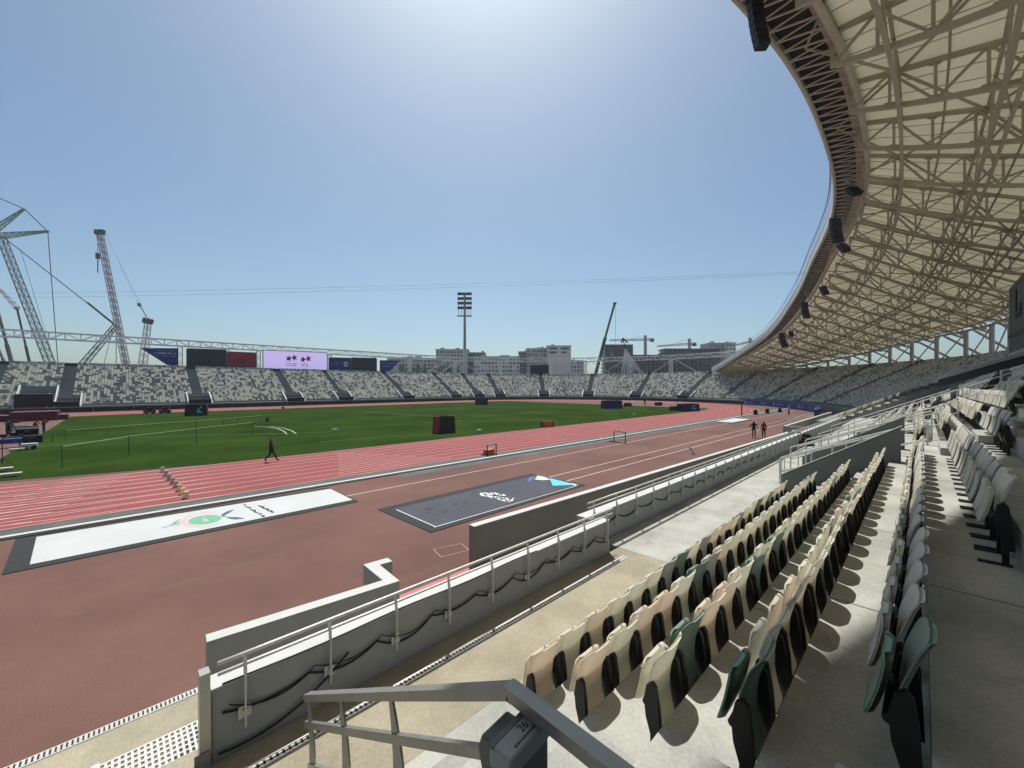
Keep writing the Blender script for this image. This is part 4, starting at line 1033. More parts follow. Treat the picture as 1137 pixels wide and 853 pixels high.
BZ = [.19, .30, .40, .50, .575, .60, .615, .66, .72, .77, .80, .825, .838, .844]; BW = [.155, .165, .168, .17, .172, .19, .222, .232, .235, .235, .230, .216, .19, .14]; BYY = [.05, .085, .10, .098, .09, .085, .08, .068, .05, .034, .024, .014, .006, .0]
def seat_proto(cname, foot):
    th = thing('folding_seat', 'seat', 'seat', (0, 0, 0), 'folding stadium seats of the near stand')
    b = shell(BZ, BW, BYY, .024, .022).build('backrest', 'seat_' + cname, th, smooth=True)
    p = shell(PANZ, PANW, PANY, .035, .008).build('seat_pan', 'seat_' + cname, th, smooth=True)
    m = MB()
    for sx in (-.205, .205):
        m.slab([(sx - .02, .0, .15), (sx - .02, .06, .15), (sx - .02, .12, .34), (sx - .02, .135, .47), (sx - .02, .115, .58), (sx - .02, .075, .61), (sx - .02, .045, .58), (sx - .02, .02, .42)], (1, 0, 0), .04)
    m.tube([(-.2, .13, .43), (.2, .13, .43)], .03, 8)
    m.build('hinge_bracket', 'black_plastic', th)
    for sx in (-.205, .205):
        m = MB(); m.hexa([(sx - .018, .04), (sx + .018, .04), (sx + .018, .085), (sx - .018, .085)], .016, .262); m.box((sx - .028, .02, 0.001), (sx + .028, .24 if foot else .1, .017)); m.build('leg', 'black_plastic', th)
    return th
CW = {'cream': 'cream', 'peach': 'peach', 'ivory': 'ivory', 'sage': 'green', 'grey': 'grey'}
prng = random.Random(11)
def pick(near_shadow=0):
    q = prng.random()
    return 'cream' if q < .42 else 'peach' if q < .53 else 'ivory' if q < .86 else 'sage' if q < .93 else 'grey'
FORCE = {(1, 0): 'peach', (1, 1): 'cream', (1, 2): 'peach', (1, 3): 'cream', (1, 4): 'ivory', (1, 5): 'cream', (1, 6): 'grey', (1, 7): 'sage', (2, 0): 'peach', (2, 1): 'cream', (2, 2): 'peach', (2, 3): 'peach', (2, 4): 'ivory', (2, 5): 'sage', (2, 6): 'grey', (2, 7): 'peach',
         (3, 0): 'cream', (3, 1): 'sage', (3, 2): 'peach', (3, 3): 'peach', (3, 4): 'ivory', (3, 5): 'sage', (4, 0): 'sage', (4, 1): 'ivory', (4, 2): 'peach', (4, 3): 'peach', (4, 4): 'cream', (5, 0): 'sage', (5, 1): 'grey', (5, 2): 'grey'}
def place_seat(k, i, x, y, z, label):
    c = FORCE.get((k, i)) or (pick() if k < 5 else prng.choice(('ivory', 'ivory', 'cream', 'grey')) if k > 20 else prng.choice(('ivory', 'grey', 'grey')))  # shaded upper rows get mostly grey: shade put into the seat colour
    cc, c = c, (c, (k % 50) >= 6)
    if c not in SEATPROTO:
        SEATPROTO[c] = [seat_proto(*c), False]
    pr, used = SEATPROTO[c]; lab = label % CW[cc]
    if not used: pr.location = (x, y, z); pr['label'] = lab; SEATPROTO[c][1] = True
    else: copy_tree(pr, (x + prng.uniform(-.006, .006), y + prng.uniform(-.008, .008), z), prng.gauss(0, .012), lab, prng.gauss(0, .014))
X0 = {1: 3.24, 2: 3.14, 3: 3.08, 4: 2.85, 5: 2.95, 6: 6.3, 7: 12.7}
XE = {1: 14.2, 2: 14.1, 3: 14.1, 4: 14.5, 5: 14.6, 6: 14.2, 7: 16.2}
nseat = 0
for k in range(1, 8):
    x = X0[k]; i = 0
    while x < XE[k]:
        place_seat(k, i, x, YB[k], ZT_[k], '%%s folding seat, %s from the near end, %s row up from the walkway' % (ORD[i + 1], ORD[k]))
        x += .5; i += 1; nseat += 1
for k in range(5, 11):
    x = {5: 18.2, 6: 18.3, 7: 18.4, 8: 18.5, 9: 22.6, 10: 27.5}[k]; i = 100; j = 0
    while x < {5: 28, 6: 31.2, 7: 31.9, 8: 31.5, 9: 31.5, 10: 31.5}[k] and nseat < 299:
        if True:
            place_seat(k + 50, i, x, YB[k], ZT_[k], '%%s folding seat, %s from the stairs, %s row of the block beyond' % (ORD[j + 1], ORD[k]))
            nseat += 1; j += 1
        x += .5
# all remaining seats: one object
for k in range(1, NR + 1):
    x = 33.0
    while x < 60:
        if abs(x - 45) > .9: far_seat(V((x, YB[k], ZT_[k])), V((0, -1, 0)), 0 if SRND.random() < .5 else (1 if SRND.random() < .4 else 2))
        x += .5
o = sm.build('bowl_seat', ['far_white', 'far_tan', 'far_sage'])
tag(o, 'thousands of white and grey folding seats filling the far bowl', 'seats', None, 'stuff')
# ------------------------------------------------------------------ foreground aisle handrail and its number box
fr = thing('aisle_handrail', 'brushed steel handrail with curved blade posts in the foreground aisle', 'railing', (1.15, 2.4, 2))
HX = 1.15
hp = [(HX, 3.70, 2.63), (HX, 1.18, 4.05), (HX, .15, 4.05)]
m = MB()
for a, b in zip(hp[:-1], hp[1:]): m.bar(a, b, .064, .05)
m.box((HX - .0318, 1.155, 4.022), (HX + .0318, 1.2, 4.0745)); m.build('top_rail', 'steel_dull', fr)
def off(f, dz): p = V(hp[0]).lerp(V(hp[1]), f); p.z -= dz; return p
m = MB(); m.bar(off(-.015, .24), off(1.0, .27), .03, .05); m.bar(off(1.0, .27), V((HX, .2, 3.78)), .03, .05); m.build('mid_rail', 'steel_dull', fr)
m = MB(); m.bar(off(.02, .58), off(.62, .58), .03, .03); m.build('low_rail', 'steel', fr)
for f in (.02, .30, .60):
    p = off(f, 0); m = MB(); n = 14; L1, L2 = [], []
    for i in range(n + 1):
        t0 = i / n; c = V((HX - .007, p.y + .02 - .10 * math.sin(PI * t0), p.z - .03 - t0 * .92)); w0 = .045 + .075 * math.sin(PI * min(1, t0 * 1.05)) ** 1.2
        L1.append(c + V((0, w0 / 2, 0))); L2.append(c - V((0, w0 / 2, 0)))
    for i in range(n): m.slab([L1[i], L1[i + 1], L2[i + 1], L2[i]], (1, 0, 0), .014)
    m.build('blade_post', 'steel_dull', fr)
ps = thing('curb_block', 'pale concrete block at the foot of the foreground handrail', 'block', (HX, 3.66, 1.72))
m = MB(); m.box((HX - .14, 3.5, 1.724), (HX + .30, 3.88, 1.84)); m.build('block', 'concrete_sand', ps)
m = MB(); m.box((HX - .06, 3.55, 1.842), (HX + .06, 3.8, 1.852)); m.build('base_plate', 'steel_dull', ps)
bxo = thing('row_number_box', 'grey plastic box on a post marked 26, in the foreground aisle', 'number box', (.98, .98, 2.85), rz=math.radians(0))
def orient(th, name, m, mt):   # build in local coords of a turned frame
    o = m.build(name, mt, th, shift=False); return o
bxo.scale = (.8, .72, .8); bxo.location = (1.08, 1.05, 3.35); bxo.rotation_euler = (0, 0, math.radians(-84))
m = MB(); m.box((-.075, -.17, .72), (.055, .17, .82)); bevel(orient(bxo, 'lid', m, 'box_grey'), .014)
m = MB(); m.box((-.068, -.165, .40), (.045, .165, .722)); bevel(orient(bxo, 'body', m, 'box_grey_dark'), .012)
m = MB(); m.box((-.078, -.172, .805), (-.045, .172, .8225)); bevel(orient(bxo, 'rim', m, 'box_grey_dark'), .004)
m = MB(); m.slab([(-.085, -.12, .58), (-.085, .10, .58), (-.20, .16, .70), (-.24, .12, .80), (-.085, -.02, .80)], (0, 0, -1), .02); 
m2 = MB(); m2.slab([(-.07, .14, .50), (-.20, .14, .56), (-.23, .14, .66), (-.20, .14, .74), (-.07, .14, .74)], (0, -1, 0), .22); bevel(orient(bxo, 'side_wing', m2, 'box_grey_dark'), .015)
m = MB(); m.bar((-.01, 0, -.4), (-.01, 0, .42), .09, .09); orient(bxo, 'post', m, 'box_grey_dark')
def text_mesh(body, size, name, mt, parent, mw):
    cu = bpy.data.curves.new(name, 'FONT'); cu.body = body; cu.size = size; cu.extrude = .0006; cu.align_x = 'CENTER'; cu.align_y = 'CENTER'
    tmp = bpy.data.objects.new('tmp', cu); COL.objects.link(tmp); dg = bpy.context.evaluated_depsgraph_get()
    me = bpy.data.meshes.new_from_object(tmp.evaluated_get(dg)); bpy.data.objects.remove(tmp); me.transform(mw)
    me.materials.clear(); me.materials.append(MATS[mt]); me.name = name
    o = bpy.data.objects.new(name, me); COL.objects.link(o); o.parent = parent; return o
text_mesh('26', .062, 'number', 'box_ink', bxo, Matrix.Translation((-.012, .02, .8215)) @ Matrix.Rotation(PI / 2, 4, 'Z'))
m = MB()
rr = random.Random(2); y = -.10
while y < .10:
    w_ = rr.uniform(.006, .014); m.box((.022, y, .8205), (.034, y + w_, .8216)); y += w_ + .005
orient(bxo, 'small_print', m, 'box_ink')
# ================================================================== APRON: MATS, HURDLES, MARKERS
def mat_on_ground(name, label, outer, inner, im, rim='black_rubber', z0=.006, h=.016):
    o3 = [P(*q) for q in outer]; c = sum(o3, V()) / 4
    th = thing(name, label, 'floor graphic', (c.x, c.y, 0))
    m = MB(); m.hexa([(p.x, p.y) for p in o3], z0, z0 + h); m.build('border', rim, th)
    m = MB(); m.hexa([(P(*q).x, P(*q).y) for q in inner], z0 + h + .003, z0 + h + .008); m.build('graphic_sheet', im, th)
    return th, z0 + h + .011
def gpoly(th, name, mt, polys, z):
    m = MB()
    for poly in polys:
        pts = [P(*q, z) for q in poly]
        a = sum(pts[i].x * pts[(i + 1) % len(pts)].y - pts[(i + 1) % len(pts)].x * pts[i].y for i in range(len(pts)))
        m.poly(pts if a > 0 else pts[::-1])
    m.build(name, mt, th)
def gstroke(th, name, mt, lines, w, z):
    m = MB()
    for ln_ in lines:
        for a, b in zip(ln_[:-1], ln_[1:]): p, q = P(*a, z), P(*b, z); m.bar(p, q, w, .003)
    m.build(name, mt, th)
wm, z = mat_on_ground('ground_graphic', 'long white ground graphic with a green emblem on a black rubber border', [(2, 638.8), (17.6, 599), (365, 541.6), (398, 557.4)], [(33, 628), (40.5, 597.2), (367, 543.4), (391.5, 555.8)], 'mat_white')
T2 = lambda pts: [(180 + x / 8.746, 550 + y / 8.74) for x, y in pts]
def ell(cx, cy, rx, ry, sk=0, n=24, a0=0, a1=2 * PI): return [(cx + rx * math.cos(a0 + (a1 - a0) * i / n), cy + ry * math.sin(a0 + (a1 - a0) * i / n) + sk * math.cos(a0 + (a1 - a0) * i / n)) for i in range(n + (0 if a1 - a0 >= 2 * PI - .01 else 1))]
gpoly(wm, 'emblem_halo', 'print_pink', [T2(ell(410, 235, 225, 72, -22)[i] for i in range(24))], z + .000)
gpoly(wm, 'emblem_halo', 'mat_white', [T2(ell(446, 233, 214, 60, -22)[i] for i in range(24))], z + .002)
gpoly(wm, 'emblem_field', 'print_green', [T2(ell(415, 238, 165, 44, -18)[i] for i in range(24))], z + .004)
gpoly(wm, 'emblem_star', 'print_pink', [T2([(400, 222), (440, 232), (452, 250), (405, 252)])], z + .006)
gpoly(wm, 'emblem_leaf', 'print_green_dark', [T2([(572, 190), (620, 160), (700, 135), (672, 158), (625, 185), (590, 212)]), T2([(590, 205), (640, 210), (720, 212), (805, 222), (720, 234), (660, 226)])], z + .006)
gstroke(wm, 'emblem_line', 'print_green_dark', [T2([(0, 318), (70, 298), (150, 278)]), T2([(90, 285), (150, 265), (180, 270)]), T2([(110, 270), (175, 235)]), T2([(140, 290), (175, 285)])], .05, z)
tx = []
rr = random.Random(4)
for (x0, y0, x1, y1) in ((790, 92, 985, 208), (935, 98, 1072, 165)):
    n = 9
    for i in range(n):
        t0 = i / n; x, y = x0 + (x1 - x0) * t0, y0 + (y1 - y0) * t0
        tx.append(T2([(x, y), (x + rr.uniform(8, 24), y + rr.uniform(4, 16)), (x + rr.uniform(14, 30), y + rr.uniform(-8, 14))]))
gstroke(wm, 'script_lettering', 'print_black', tx, .07, z)
gm, z = mat_on_ground('ground_graphic', 'grey ground graphic with white lettering and a blue corner by the long wall', [(419, 566), (479, 592), (650.5, 539), (590, 526.3)], [(437, 566), (482.5, 586), (643.5, 538.6), (597.5, 527.6)], 'mat_grey')
gstroke(gm, 'border_line', 'print_white', [[(440, 566), (483.5, 585)], [(482, 585.6), (640, 539.6)]], .05, z)
gpoly(gm, 'corner_print', 'print_white', [[(597, 528), (605, 529.8), (611, 532.5), (604, 533.2), (594, 532.6)], [(634, 536.6), (643, 538.6), (640, 539.6), (633, 538)]], z)
gpoly(gm, 'corner_print', 'print_cyan', [[(610, 531), (634, 536.8), (637, 538.4), (614, 539.4)]], z + .001)
gpoly(gm, 'corner_print', 'print_blue', [[(588, 530), (592, 529.6), (590, 534), (585.5, 534.6)], [(592.6, 529.4), (594.5, 529), (592.5, 533), (591, 533.6)], [(640, 538.2), (643.4, 538.6), (638, 540)], [(611, 530.4), (620, 532.2), (612, 531.6)]], z + .001)
G1 = lambda pts: [(520 + x / 14.21, 530 + y / 14.2) for x, y in pts]
gstroke(gm, 'white_lettering', 'print_white', [G1([(205, 268), (225, 245), (275, 250), (330, 268), (300, 292), (240, 292), (205, 268)]), G1([(300, 292), (400, 322), (425, 305), (400, 285), (350, 270)]),
        G1([(345, 262), (385, 244), (440, 258), (480, 275), (440, 296), (385, 280)]), G1([(455, 300), (520, 270), (575, 292)]), G1([(470, 340), (500, 322), (560, 335)]), G1([(480, 340), (530, 358)]),
        G1([(530, 355), (560, 330), (620, 338), (640, 350), (600, 378), (530, 355)]), G1([(620, 378), (665, 378), (690, 325)]), G1([(640, 345), (690, 328)])], .19, z + .001)
rr = random.Random(9); sp = []
for _ in range(26):
    x, y = rr.uniform(470, 545), rr.uniform(556, 566)
    y += (508 - x) * .12 + 1; sp.append([(x, y), (x + rr.uniform(2, 7), y + rr.uniform(-1, .6))])
for k_ in range(0, len(sp), 1): gstroke(gm, 'scuff_mark', 'slot_black', sp[k_:k_ + 1], .05, z)
sb = thing('landing_pit_cover', 'flat white square cover on the apron near the far bend', 'cover', P(814, 467.5))
m = MB(); m.hexa([(P(*q).x, P(*q).y) for q in ((795, 468.8), (815, 465), (833, 466.2), (813, 470))], .006, .09); m.build('cover', 'mat_white', sb)
m = MB(); m.hexa([(P(*q).x, P(*q).y) for q in ((797, 469.3), (813, 470.6), (836, 466.8), (832, 466))], .004, .03); m.build('base', 'black_rubber', sb)
m = MB(); m.hexa([(P(*q).x, P(*q).y) for q in ((866, 466.5), (884, 463.5), (903, 465.2), (884, 468.5))], .005, .02); tag(m.build('ground_plate', 'kerb_grey'), 'flat grey plate on the apron close to the short barrier wall', 'ground plate')
# lane marker boxes
for i in range(8):
    t = i / 7; p = P(180.5 + 26 * t, 524.5 + 28.8 * t)
    th = thing('lane_marker', 'white and yellow lane marker box, %s from the grass' % ORD[i + 1], 'lane marker', (p.x, p.y, .012), 'lane marker boxes')
    m = MB(); profile_prism(m, p.x - .09, p.x + .09, [(p.y - .16, .012), (p.y + .16, .012), (p.y + .16, .05), (p.y - .06, .34), (p.y - .16, .34)]); m.build('box', 'white_and_sunlit_cap' if i < 5 else 'marker_yellow', th)
    m = MB(); m.slab([(p.x - .092, p.y - .13, .1), (p.x - .092, p.y + .02, .1), (p.x - .092, p.y - .07, .28), (p.x - .092, p.y - .13, .28)], (-1, 0, 0), .004); m.build('number_plate', 'marker_yellow' if i < 5 else 'white_and_sunlit_cap', th)
# hurdles
def hurdle(p, rz, name, label, w, h, board, legm, extra=None):
    th = thing(name, label, 'hurdle', p, rz=rz)
    for sx in (-1, 1):
        m = MB(); m.bar((sx * w / 2, 0, .02), (sx * w / 2, 0, h - .05), .06, .06); m.bar((sx * w / 2, -.06, .03), (sx * w / 2, .65, .03), .06, .05); m.build('leg', legm, th, shift=False)
    m = MB(); m.box((-w / 2 - .08, -.02, h - .11), (w / 2 + .08, .02, h)); m.build('bar', board, th, shift=False)
    m = MB(); m.bar((-w / 2, .6, .05), (w / 2, .6, .05), .05); m.build('foot_bar', legm, th, shift=False)
    if extra:
        m = MB(); m.box((-w / 2 + .12, .05, .01), (w / 2 - .12, .5, .42)); m.build('crate', extra, th, shift=False)
hurdle(P(688, 491), math.radians(75), 'hurdle', 'lone dark hurdle standing on the apron beside the kerb', 1.5, 1.05, 'white_and_sunlit_cap', 'black_plastic')
hurdle(P(546, 505.4), math.radians(8), 'hurdle', 'pale topped frame with an orange crate beside the kerb', 1.05, .88, 'galv', 'black_plastic', 'orange_wood')
m = MB(); p = P(770.5, 504.5); m.tube([p, p + V((-.25, .2, .55))], .03, 5); m.tube([p + V((-.25, .2, .55)), p + V((-.5, .25, .35))], .025, 5); m.box((p.x - .15, p.y - .15, .006), (p.x + .15, p.y + .15, .03)); tag(m.build('bent_stand', 'black_plastic'), 'small bent black stand on the apron above the long wall', 'stand')
# ================================================================== INFIELD BOXES
def cube_board(px, py, w, h, l, rz, side, front, label, mark=None, name='board_box'):
    p = P(px, py); th = thing(name, label, 'board box', p, rz=rz)
    def pl(nm, pts, nrm, mt, t=.12):
        m = MB(); m.slab(pts, nrm, t); m.build(nm, mt, th, shift=False)
    b = .12
    pl('side_panel', [(-w / 2, -l / 2, .02), (-w / 2, l / 2, .02), (-w / 2 + b, l / 2, h), (-w / 2 + b, -l / 2, h)][::-1], (1, 0, 0), side)
    pl('side_panel', [(w / 2, -l / 2, .02), (w / 2, l / 2, .02), (w / 2 - b, l / 2, h), (w / 2 - b, -l / 2, h)], (-1, 0, 0), side)
    pl('front_panel', [(-w / 2, -l / 2 - .003, .02), (w / 2, -l / 2 - .003, .02), (w / 2 - b, -l / 2 + b, h), (-w / 2 + b, -l / 2 + b, h)], (0, 1, 0), front)
    pl('back_panel', [(-w / 2, l / 2 + .003, .02), (w / 2, l / 2 + .003, .02), (w / 2 - b, l / 2 - b, h), (-w / 2 + b, l / 2 - b, h)][::-1], (0, -1, 0), front)
    m = MB(); m.box((-w / 2 + b, -l / 2 + b, h - .25), (w / 2 - b, l / 2 - b, h - .2)); m.build('inner_floor', 'black_plastic', th, shift=False)
    if mark:
        m = MB(); y = -l / 2 - .02; m.poly([(w * .05, y, h * .25), (w * .3, y, h * .25), (w * .12, y + b * .5, h * .55), (w * .3, y + b * .8, h * .85), (w * .2, y + b * .8, h * .85), (w * .02, y + b * .5, h * .5)]); m.build('logo', mark, th, shift=False)
    return th
th = cube_board(493, 480.5, 2.2, 1.9, 1.5, math.radians(-6), 'banner_red', 'screen_black', 'dark red and black open board box on the near half of the grass')
cube_board(218.5, 461.5, 3.3, 2.0, 1.6, math.radians(-14), 'mat_red', 'board_black', 'dark board box with a blue logo on the far side of the grass', 'print_cyan')
cube_board(534.5, 449.5, 3.6, 1.7, 1.6, math.radians(-30), 'banner_blue', 'screen_black', 'small dark blue board box at the far edge of the grass')
cube_board(607, 474, 1.7, .75, 1.0, math.radians(-30), 'mat_red', 'orange_wood', 'low reddish brown box on the right half of the grass')
cube_board(679, 453.6, 4.6, 1.9, 2.2, math.radians(-30), 'cloth_navy', 'banner_blue', 'dark blue equipment box where the grass narrows at right')
cube_board(764, 456.6, 4.6, 1.6, 2.0, math.radians(-20), 'board_black', 'banner_blue', 'dark screen box at the right tip of the grass', 'print_pale')
for (px, py, lab) in ((532, 480.8, 'small white distance marker lying near the edge of the grass'), (314, 450.8 + 3, 'tiny dark box on the far side of the grass'), (704, 461.5, 'small white marker on the right part of the grass'), (372, 480, 'small white marker at the end of a grass line')):
    p = P(px, py); m = MB(); mm = 'white_and_sunlit_cap' if 'white' in lab else 'board_black'; m.hexa([(p.x - .3, p.y - .15), (p.x + .3, p.y - .15), (p.x + .25, p.y + .15), (p.x - .25, p.y + .15)], .013, .38); tag(m.build('field_marker', mm), lab, 'marker')
# thin-rope fences on the left half of the grass
def rope_fence(pts, h, label):
    ps_ = [P(*q) for q in pts]; th = thing('rope_fence', label, 'rope fence', ps_[0])
    for p in ps_:
        m = MB(); m.tube([p, p + V((0, 0, h))], .028, 5); m.build('post', 'cloth_green', th)
    m = MB(); m.tube([p + V((0, 0, h - .02)) for p in ps_], .016, 4); m.build('rope', 'print_pale' if False else 'grass_line_white', th)
rope_fence([(69, 520.5), (143, 505), (218, 493), (280, 484)], 1.45, 'long rope fence nearer the camera on the left half of the grass')
rope_fence([(73, 489), (119, 484.5), (180, 479), (218, 476), (248, 473), (264, 471.5), (290, 469)], 1.0, 'low rope fence farther away on the left half of the grass')
# ================================================================== PEOPLE
def person(p, rz, pose, label, top='cloth_black', legs='cloth_black', h=1.75, skin='skin', hair='cloth_black'):
    th = thing('person', label, 'person', p, rz=rz)
    J = {'pel': (0, 0, .95, .14), 'sp': (0, 0, 1.15, .13), 'ch': (0, 0, 1.36, .15), 'nk': (0, 0, 1.5, .055), 'hd': (.02, 0, 1.62, .095), 'ht': (.01, 0, 1.70, .08)}
    for s_, n in ((1, 'l'), (-1, 'r')):
        J.update({'sh' + n: (0, .19 * s_, 1.41, .065), 'el' + n: (-.02, .25 * s_, 1.14, .048), 'wr' + n: (.08, .25 * s_, .90, .036), 'ha' + n: (.12, .25 * s_, .80, .04),
                  'hp' + n: (0, .10 * s_, .90, .10), 'kn' + n: (.02, .11 * s_, .50, .07), 'an' + n: (-.02, .11 * s_, .09, .05), 'to' + n: (.16, .12 * s_, .04, .04)})
    def sh(ks, dx, dz, dy=0):
        for k in ks: a = J[k]; J[k] = (a[0] + dx, a[1] + dy, a[2] + dz, a[3])
    if pose == 'walk':
        J['knl'] = (.2, .1, .5, .07); J['anl'] = (.36, .1, .10, .05); J['tol'] = (.53, .1, .08, .04)
        J['knr'] = (-.06, -.1, .5, .07); J['anr'] = (-.38, -.1, .15, .05); J['tor'] = (-.26, -.1, .04, .04)
        J['ell'] = (-.14, .24, 1.15, .048); J['wrl'] = (-.16, .24, .92, .036); J['hal'] = (-.15, .24, .83, .04)
        J['elr'] = (.10, -.24, 1.15, .048); J['wrr'] = (.26, -.22, .95, .036); J['har'] = (.33, -.2, .88, .04)
    elif pose == 'crouch':
        sh(['pel', 'hpl', 'hpr'], -.1, -.6); sh(['sp'], .0, -.6); sh(['ch', 'shl', 'shr'], .18, -.62); sh(['nk', 'hd', 'ht'], .28, -.64)
        for n, s_ in (('l', 1), ('r', -1)): J['kn' + n] = (.28, .16 * s_, .46, .07); J['an' + n] = (.02, .14 * s_, .09, .05); J['el' + n] = (.35, .22 * s_, .6, .048); J['wr' + n] = (.5, .14 * s_, .42, .036); J['ha' + n] = (.55, .1 * s_, .34, .04)
    elif pose == 'sit':
        sh([k for k in J if k[:2] in ('pe', 'sp', 'ch', 'nk', 'hd', 'ht', 'sh', 'hp')], 0, -.45)
        for n, s_ in (('l', 1), ('r', -1)): J['kn' + n] = (.42, .13 * s_, .52, .07); J['an' + n] = (.42, .12 * s_, .09, .05); J['to' + n] = (.6, .12 * s_, .04, .04); J['el' + n] = (.08, .25 * s_, .72, .05); J['wr' + n] = (.3, .16 * s_, .62, .036); J['ha' + n] = (.38, .12 * s_, .6, .04)
    elif pose == 'film':
        for n, s_ in (('l', 1), ('r', -1)): J['el' + n] = (.16, .24 * s_, 1.2, .048); J['wr' + n] = (.36, .12 * s_, 1.42, .036); J['ha' + n] = (.43, .1 * s_, 1.5, .04)
    elif pose == 'hips':
        for n, s_ in (('l', 1), ('r', -1)): J['el' + n] = (-.06, .38 * s_, 1.18, .05); J['wr' + n] = (.06, .22 * s_, 1.05, .036); J['ha' + n] = (.1, .15 * s_, 1.05, .04)
    names = list(J); idx = {n: i for i, n in enumerate(names)}; f = h / 1.78
    ed = [('pel', 'sp'), ('sp', 'ch'), ('ch', 'nk'), ('nk', 'hd'), ('hd', 'ht')]
    for n in 'lr': ed += [('ch', 'sh' + n), ('sh' + n, 'el' + n), ('el' + n, 'wr' + n), ('wr' + n, 'ha' + n), ('pel', 'hp' + n), ('hp' + n, 'kn' + n), ('kn' + n, 'an' + n), ('an' + n, 'to' + n)]
    me = bpy.data.meshes.new('body'); me.from_pydata([tuple(c * f for c in J[n][:3]) for n in names], [(idx[a], idx[b]) for a, b in ed], [])
    o = bpy.data.objects.new('body', me); COL.objects.link(o)
    md = o.modifiers.new('s', 'SKIN'); md.use_smooth_shade = True
    for i, n in enumerate(names): me.skin_vertices[0].data[i].radius = (J[n][3] * f, J[n][3] * f)
    me.skin_vertices[0].data[0].use_root = True
    o.modifiers.new('u', 'SUBSURF').levels = 1
    dg = bpy.context.evaluated_depsgraph_get(); nm = bpy.data.meshes.new_from_object(o.evaluated_get(dg))
    bpy.data.objects.remove(o)
    nm.name = 'body'
    nm.materials.clear()
    for q in (top, legs, skin, hair): nm.materials.append(MATS[q])
    hz = J['nk'][2] * f; pz = (J['pel'][2] + .06) * f; hx = J['hd'][0] * f
    hands = [V(J['ha' + n][:3]) * f for n in 'lr']; legj = [V(J[k + n][:3]) * f for n in 'lr' for k in ('kn', 'an', 'to')]; torsoj = [V(J[k][:3]) * f for k in ('sp', 'ch', 'shl', 'shr', 'ell', 'elr', 'wrl', 'wrr')]
    for pl in nm.polygons:
        c = pl.center
        if c.z > hz + .02 * f: pl.material_index = 3 if (c.z > (J['hd'][2] + .05) * f or c.x < hx - .03) else 2
        elif min((c - q).length for q in hands) < .07: pl.material_index = 2
        elif c.z < pz and min((c - q).length for q in legj + [V(J['hpl'][:3]) * f, V(J['hpr'][:3]) * f]) < min((c - q).length for q in torsoj): pl.material_index = 1
        else: pl.material_index = 0
        pl.use_smooth = True
    b = bpy.data.objects.new('body', nm); COL.objects.link(b); b.parent = th
    return th
AX = math.atan2(-CS, SN)   # picture-right direction
person(P(301, 512.6, .008), AX + .25, 'walk', 'person in dark clothes walking along the inner lane of the track', 'cloth_black', 'cloth_black')
person(P(837, 486.5), AX + 1.2, 'hips', 'person in a dark jacket with arms out, left of two by the long wall', 'cloth_black', 'cloth_khaki', 1.8)
person(P(848, 486.3), AX + 1.3, 'stand', 'person in a dark red top, right of two by the long wall', 'cloth_red', 'cloth_black', 1.75)
person(P(296, 471.5, .014), AX - .5, 'crouch', 'person crouching on the grass beside the white arcs', 'cloth_black', 'cloth_white')
person(P(9, 486.5), AX, 'film', 'person in black filming at the left edge of the infield', 'cloth_black', 'cloth_black', 1.9)
person(P(48.5, 481.5), AX + .4, 'film', 'person in a dark top and green trousers at the corner of the grass', 'cloth_black', 'cloth_green', 1.75)
person(P(38.5, 474.8), AX + 1, 'crouch', 'person crouching in dark red behind the equipment cases', 'cloth_red', 'cloth_black')
person(P(771, 456.5), AX + 1, 'stand', 'person in black standing at the right tip of the grass', 'cloth_black', 'cloth_black')
person(P(716, 450.5), AX + 1, 'stand', 'person in black on the far track right of the dark blue box', 'cloth_black', 'cloth_black', 1.8)
person(P(876, 461.2), AX + 2, 'stand', 'person in white before the blue boards', 'cloth_white', 'cloth_navy', 1.75)
person(V((30.9, YB[7] + .06, ZT_[7])), PI / 2, 'sit', 'person in black sitting among the shaded seats beyond the stairs', 'cloth_black', 'cloth_black')
person(V((29.1, YB[9] + .06, ZT_[9])), PI / 2 + .3, 'sit', 'person in black sitting high at the right beside the stair wall', 'cloth_black', 'cloth_black', 1.95)
person(V((30.1, YB[6] + .06, ZT_[6])), PI / 2 + .5, 'sit', 'person in black sitting behind the lit seats near the long stair handrail', 'cloth_black', 'cloth_black')
# ================================================================== LEFT INFIELD EQUIPMENT
def place_box(th, nm, c, sx, sy, z0, z1, mt): m = MB(); m.hexa([(c.x - sx, c.y - sy), (c.x + sx, c.y - sy), (c.x + sx * .96, c.y + sy), (c.x - sx * .96, c.y + sy)], z0, z1); m.build(nm, mt, th)
c = P(42, 467.5); th = thing('landing_mat', 'big dark red landing mat in front of the wide tunnel', 'landing mat', c)
m = MB(); m.hexa([(c.x - 2.8, c.y), (c.x + 2.0, c.y), (c.x + 2.0, c.y + 4.5), (c.x - 2.8, c.y + 4.5)], .02, 1.4); m.build('mat', 'mat_red', th)
m = MB(); m.hexa([(c.x + 2.01, c.y + .5), (c.x + 3.0, c.y + 1.0), (c.x + 3.0, c.y + 3.6), (c.x + 2.01, c.y + 4)], .02, .8); m.build('front_wing', 'mat_red', th)
m = MB(); m.hexa([(c.x - 5.5, c.y + 1), (c.x - 2.9, c.y + 1), (c.x - 2.9, c.y + 1.5), (c.x - 5.5, c.y + 1.5)], .02, .9); m.build('side_bolster', 'mat_red', th)
c = P(6, 497.5); th = thing('table', 'blue topped table with black legs at the left edge of the infield', 'table', c)
m = MB(); m.box((c.x - .9, c.y - .45, .72), (c.x + .9, c.y + .45, .78)); m.build('top', 'table_blue', th)
m = MB(); m.box((c.x - .9, c.y - .46, .38), (c.x + .9, c.y - .44, .72)); m.build('cloth', 'table_blue', th)
